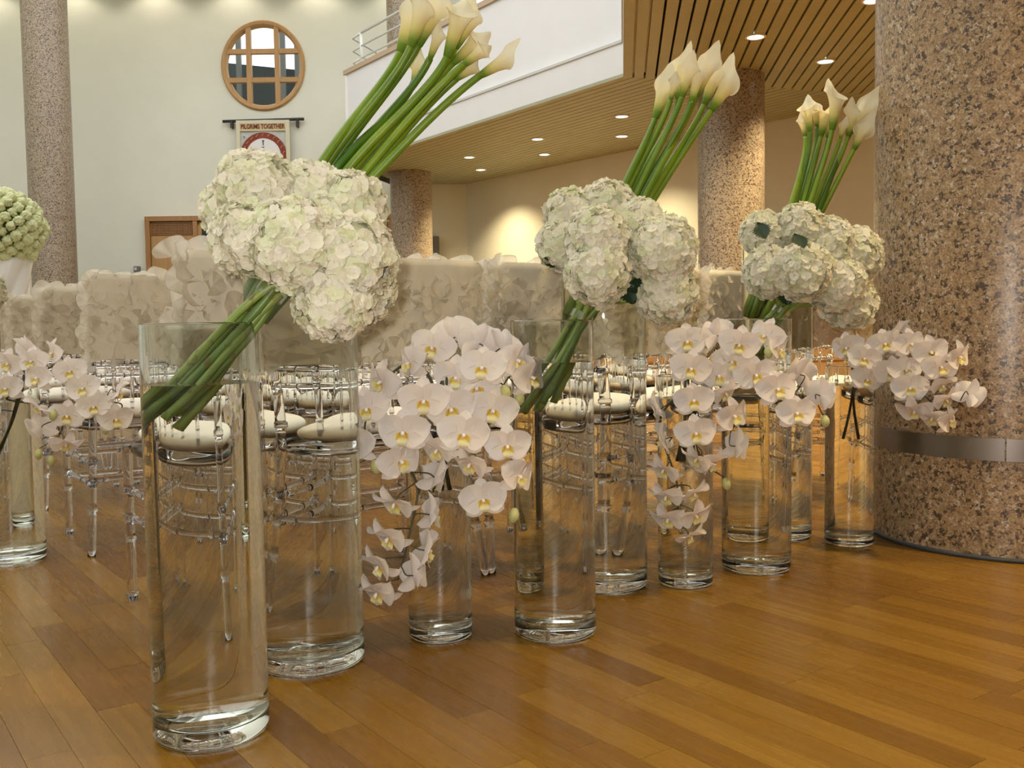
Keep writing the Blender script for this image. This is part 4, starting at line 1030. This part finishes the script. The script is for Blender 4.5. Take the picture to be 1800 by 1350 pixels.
spray('O2', YO, (1200, 700), [(1160, 720, 0.03, 'bl'), (1168, 772, -0.02, 'bl'), (1168, 825, -0.04, 'dl'), (1218, 866, -0.06, 'dr'), (1172, 872, -0.05, 'dl'), (1222, 905, -0.06, 'dr'), (1175, 912, -0.05, 'dl'), (1212, 942, -0.05, 'dr')], [], 'orchid spray of the right-centre cascade hanging lowest over its vase', g, 12)
spray('O2', YO, (1215, 680), [(1260, 590, 0.07, 'u'), (1299, 607, -0.02, 'f'), (1288, 636, 0.03, 'f'), (1328, 660, -0.02, 'f'), (1366, 686, -0.04, 'f'), (1400, 728, -0.05, 'f'), (1405, 658, 0.04, 'u'), (1443, 696, 0.02, 'br')], [(1449, 738, 0.0)], 'orchid spray of the right-centre cascade arching out to the right', g, 13)
spray('O2', YO, (1215, 690), [(1262, 662, 0.02, 'f'), (1274, 690, -0.02, 'dr'), (1288, 732, -0.05, 'r'), (1294, 785, -0.04, 'br')], [], 'short orchid spray in the inner right of the right-centre cascade', g, 14)
spray('O2', YO, (1220, 680), [(1346, 592, 0.06, 'l'), (1368, 616, 0.05, 'r')], [(1349, 617, 0.03)], 'short orchid spray behind the right-centre cascade against the dark stems', g, 15)
YO = VZ['O3'].y - 0.08; g = 'right orchid sprays'
spray('O3', YO, (1500, 680), [(1490, 612, 0.02, 'l'), (1519, 632, -0.04, 'f'), (1556, 606, 0.0, 'f'), (1580, 584, 0.05, 'u'), (1600, 606, -0.02, 'f'), (1635, 620, -0.02, 'f'), (1654, 646, -0.04, 'f'), (1684, 628, -0.05, 'r')], [], 'orchid spray along the top of the right orchids against the granite', g, 21)
spray('O3', YO, (1502, 688), [(1524, 668, -0.04, 'f'), (1565, 656, -0.03, 'f'), (1592, 652, -0.03, 'f'), (1600, 684, -0.05, 'f'), (1655, 676, 0.0, 'dr'), (1608, 722, -0.05, 'dl'), (1662, 702, -0.02, 'dr'), (1640, 734, -0.04, 'dl'), (1668, 740, -0.04, 'r'), (1703, 694, -0.04, 'br')], [], 'orchid spray trailing below the right orchids above the steel band', g, 22)
YO = VZ['O0'].y - 0.08; g = 'left orchid sprays'
spray('O0', YO, (38, 690), [(16, 640, 0.0, 'f'), (48, 615, 0.05, 'u'), (57, 636, -0.03, 'f'), (67, 666, -0.05, 'f'), (94, 622, 0.05, 'l'), (124, 654, -0.03, 'f'), (147, 684, -0.05, 'f'), (165, 716, -0.06, 'f'), (206, 690, 0.0, 'br'), (203, 738, -0.03, 'r')], [(185, 752, -0.02)], 'orchid spray sweeping right from the vase at the left edge', g, 31)
spray('O0', YO, (30, 700), [(12, 684, -0.02, 'f'), (-8, 725, -0.02, 'l'), (67, 714, -0.06, 'dl'), (118, 732, -0.04, 'f'), (72, 752, -0.05, 'bl'), (115, 780, -0.05, 'dr')], [(96, 728, -0.06), (69, 796, -0.05), (89, 808, -0.03)], 'orchid spray drooping with several buds below the left edge vase mouth', g, 32)

# ================================================================== far flower ball on a tall spiral vase
YB = 6.3
bc_ = at(8, 402, YB); rb = 66 * YB / FPX
vt = at(8, 455, YB).z
t = thing('spiral_vase', (bc_.x, YB, 0), 'tall white spiral-ribbed vase at the left edge under the green flower ball', 'vase')
mb = MB()
def sp(u, v_):
    z = vt * u; a = 2 * PI * v_; rad = 0.075 + 0.065 * (u ** 2.2) + 0.06 * (1 - u) ** 3; rad *= 1 + 0.16 * abs(math.sin(3 * (a - u * 4.0)))
    return (rad * math.cos(a), rad * math.sin(a), z)
mb.grid(sp, 60, 96, True); mb.f.append(tuple(range(96))); mb.f.append(tuple(60 * 96 + k for k in range(96))); mb.obj('body', M['ceramic'], t, True)
fb = thing('flower_ball', bc_, 'round pompom of pale green hydrangea florets at the left edge', 'flowers')
MB().grid(lambda u, v_: (rb * .9 * math.sin(PI * u) * math.cos(2 * PI * v_), rb * .9 * math.sin(PI * u) * math.sin(2 * PI * v_), rb * .9 * math.cos(PI * u)), 12, 20, True).obj('core', M['ballcore'], fb, True)
r = random.Random(5); mb = MB()
def lump(u, v_):
    q = 1 + 0.20 * math.sin(6 * v_ * 2 * PI + 4 * u) * math.sin(PI * u) * math.sin(17 * u + 3 * math.sin(2 * PI * v_)) + 0.10 * math.sin(9 * u) * math.cos(2 * PI * v_ * 2); return (q * math.sin(PI * u) * math.cos(2 * PI * v_), q * math.sin(PI * u) * math.sin(2 * PI * v_), q * math.cos(PI * u))
mb.grid(lump, 16, 32, True); LM = mb.mesh('cluster', M['ball'])
for i in range(170):
    z = 1 - 2 * (i + 0.5) / 170; a = GA * i; q = math.sqrt(1 - z * z); d = V((q * math.cos(a), q * math.sin(a), z))
    link('cluster', LM, fb, Matrix.Translation(d * rb * r.uniform(0.86, 0.97)) @ frame(d).to_4x4() @ Matrix.Rotation(r.random() * 6, 4, 'Z') @ Matrix.Rotation(r.uniform(-.5, .5), 4, 'X') @ Matrix.Scale(0.036 * r.uniform(0.75, 1.15), 4))
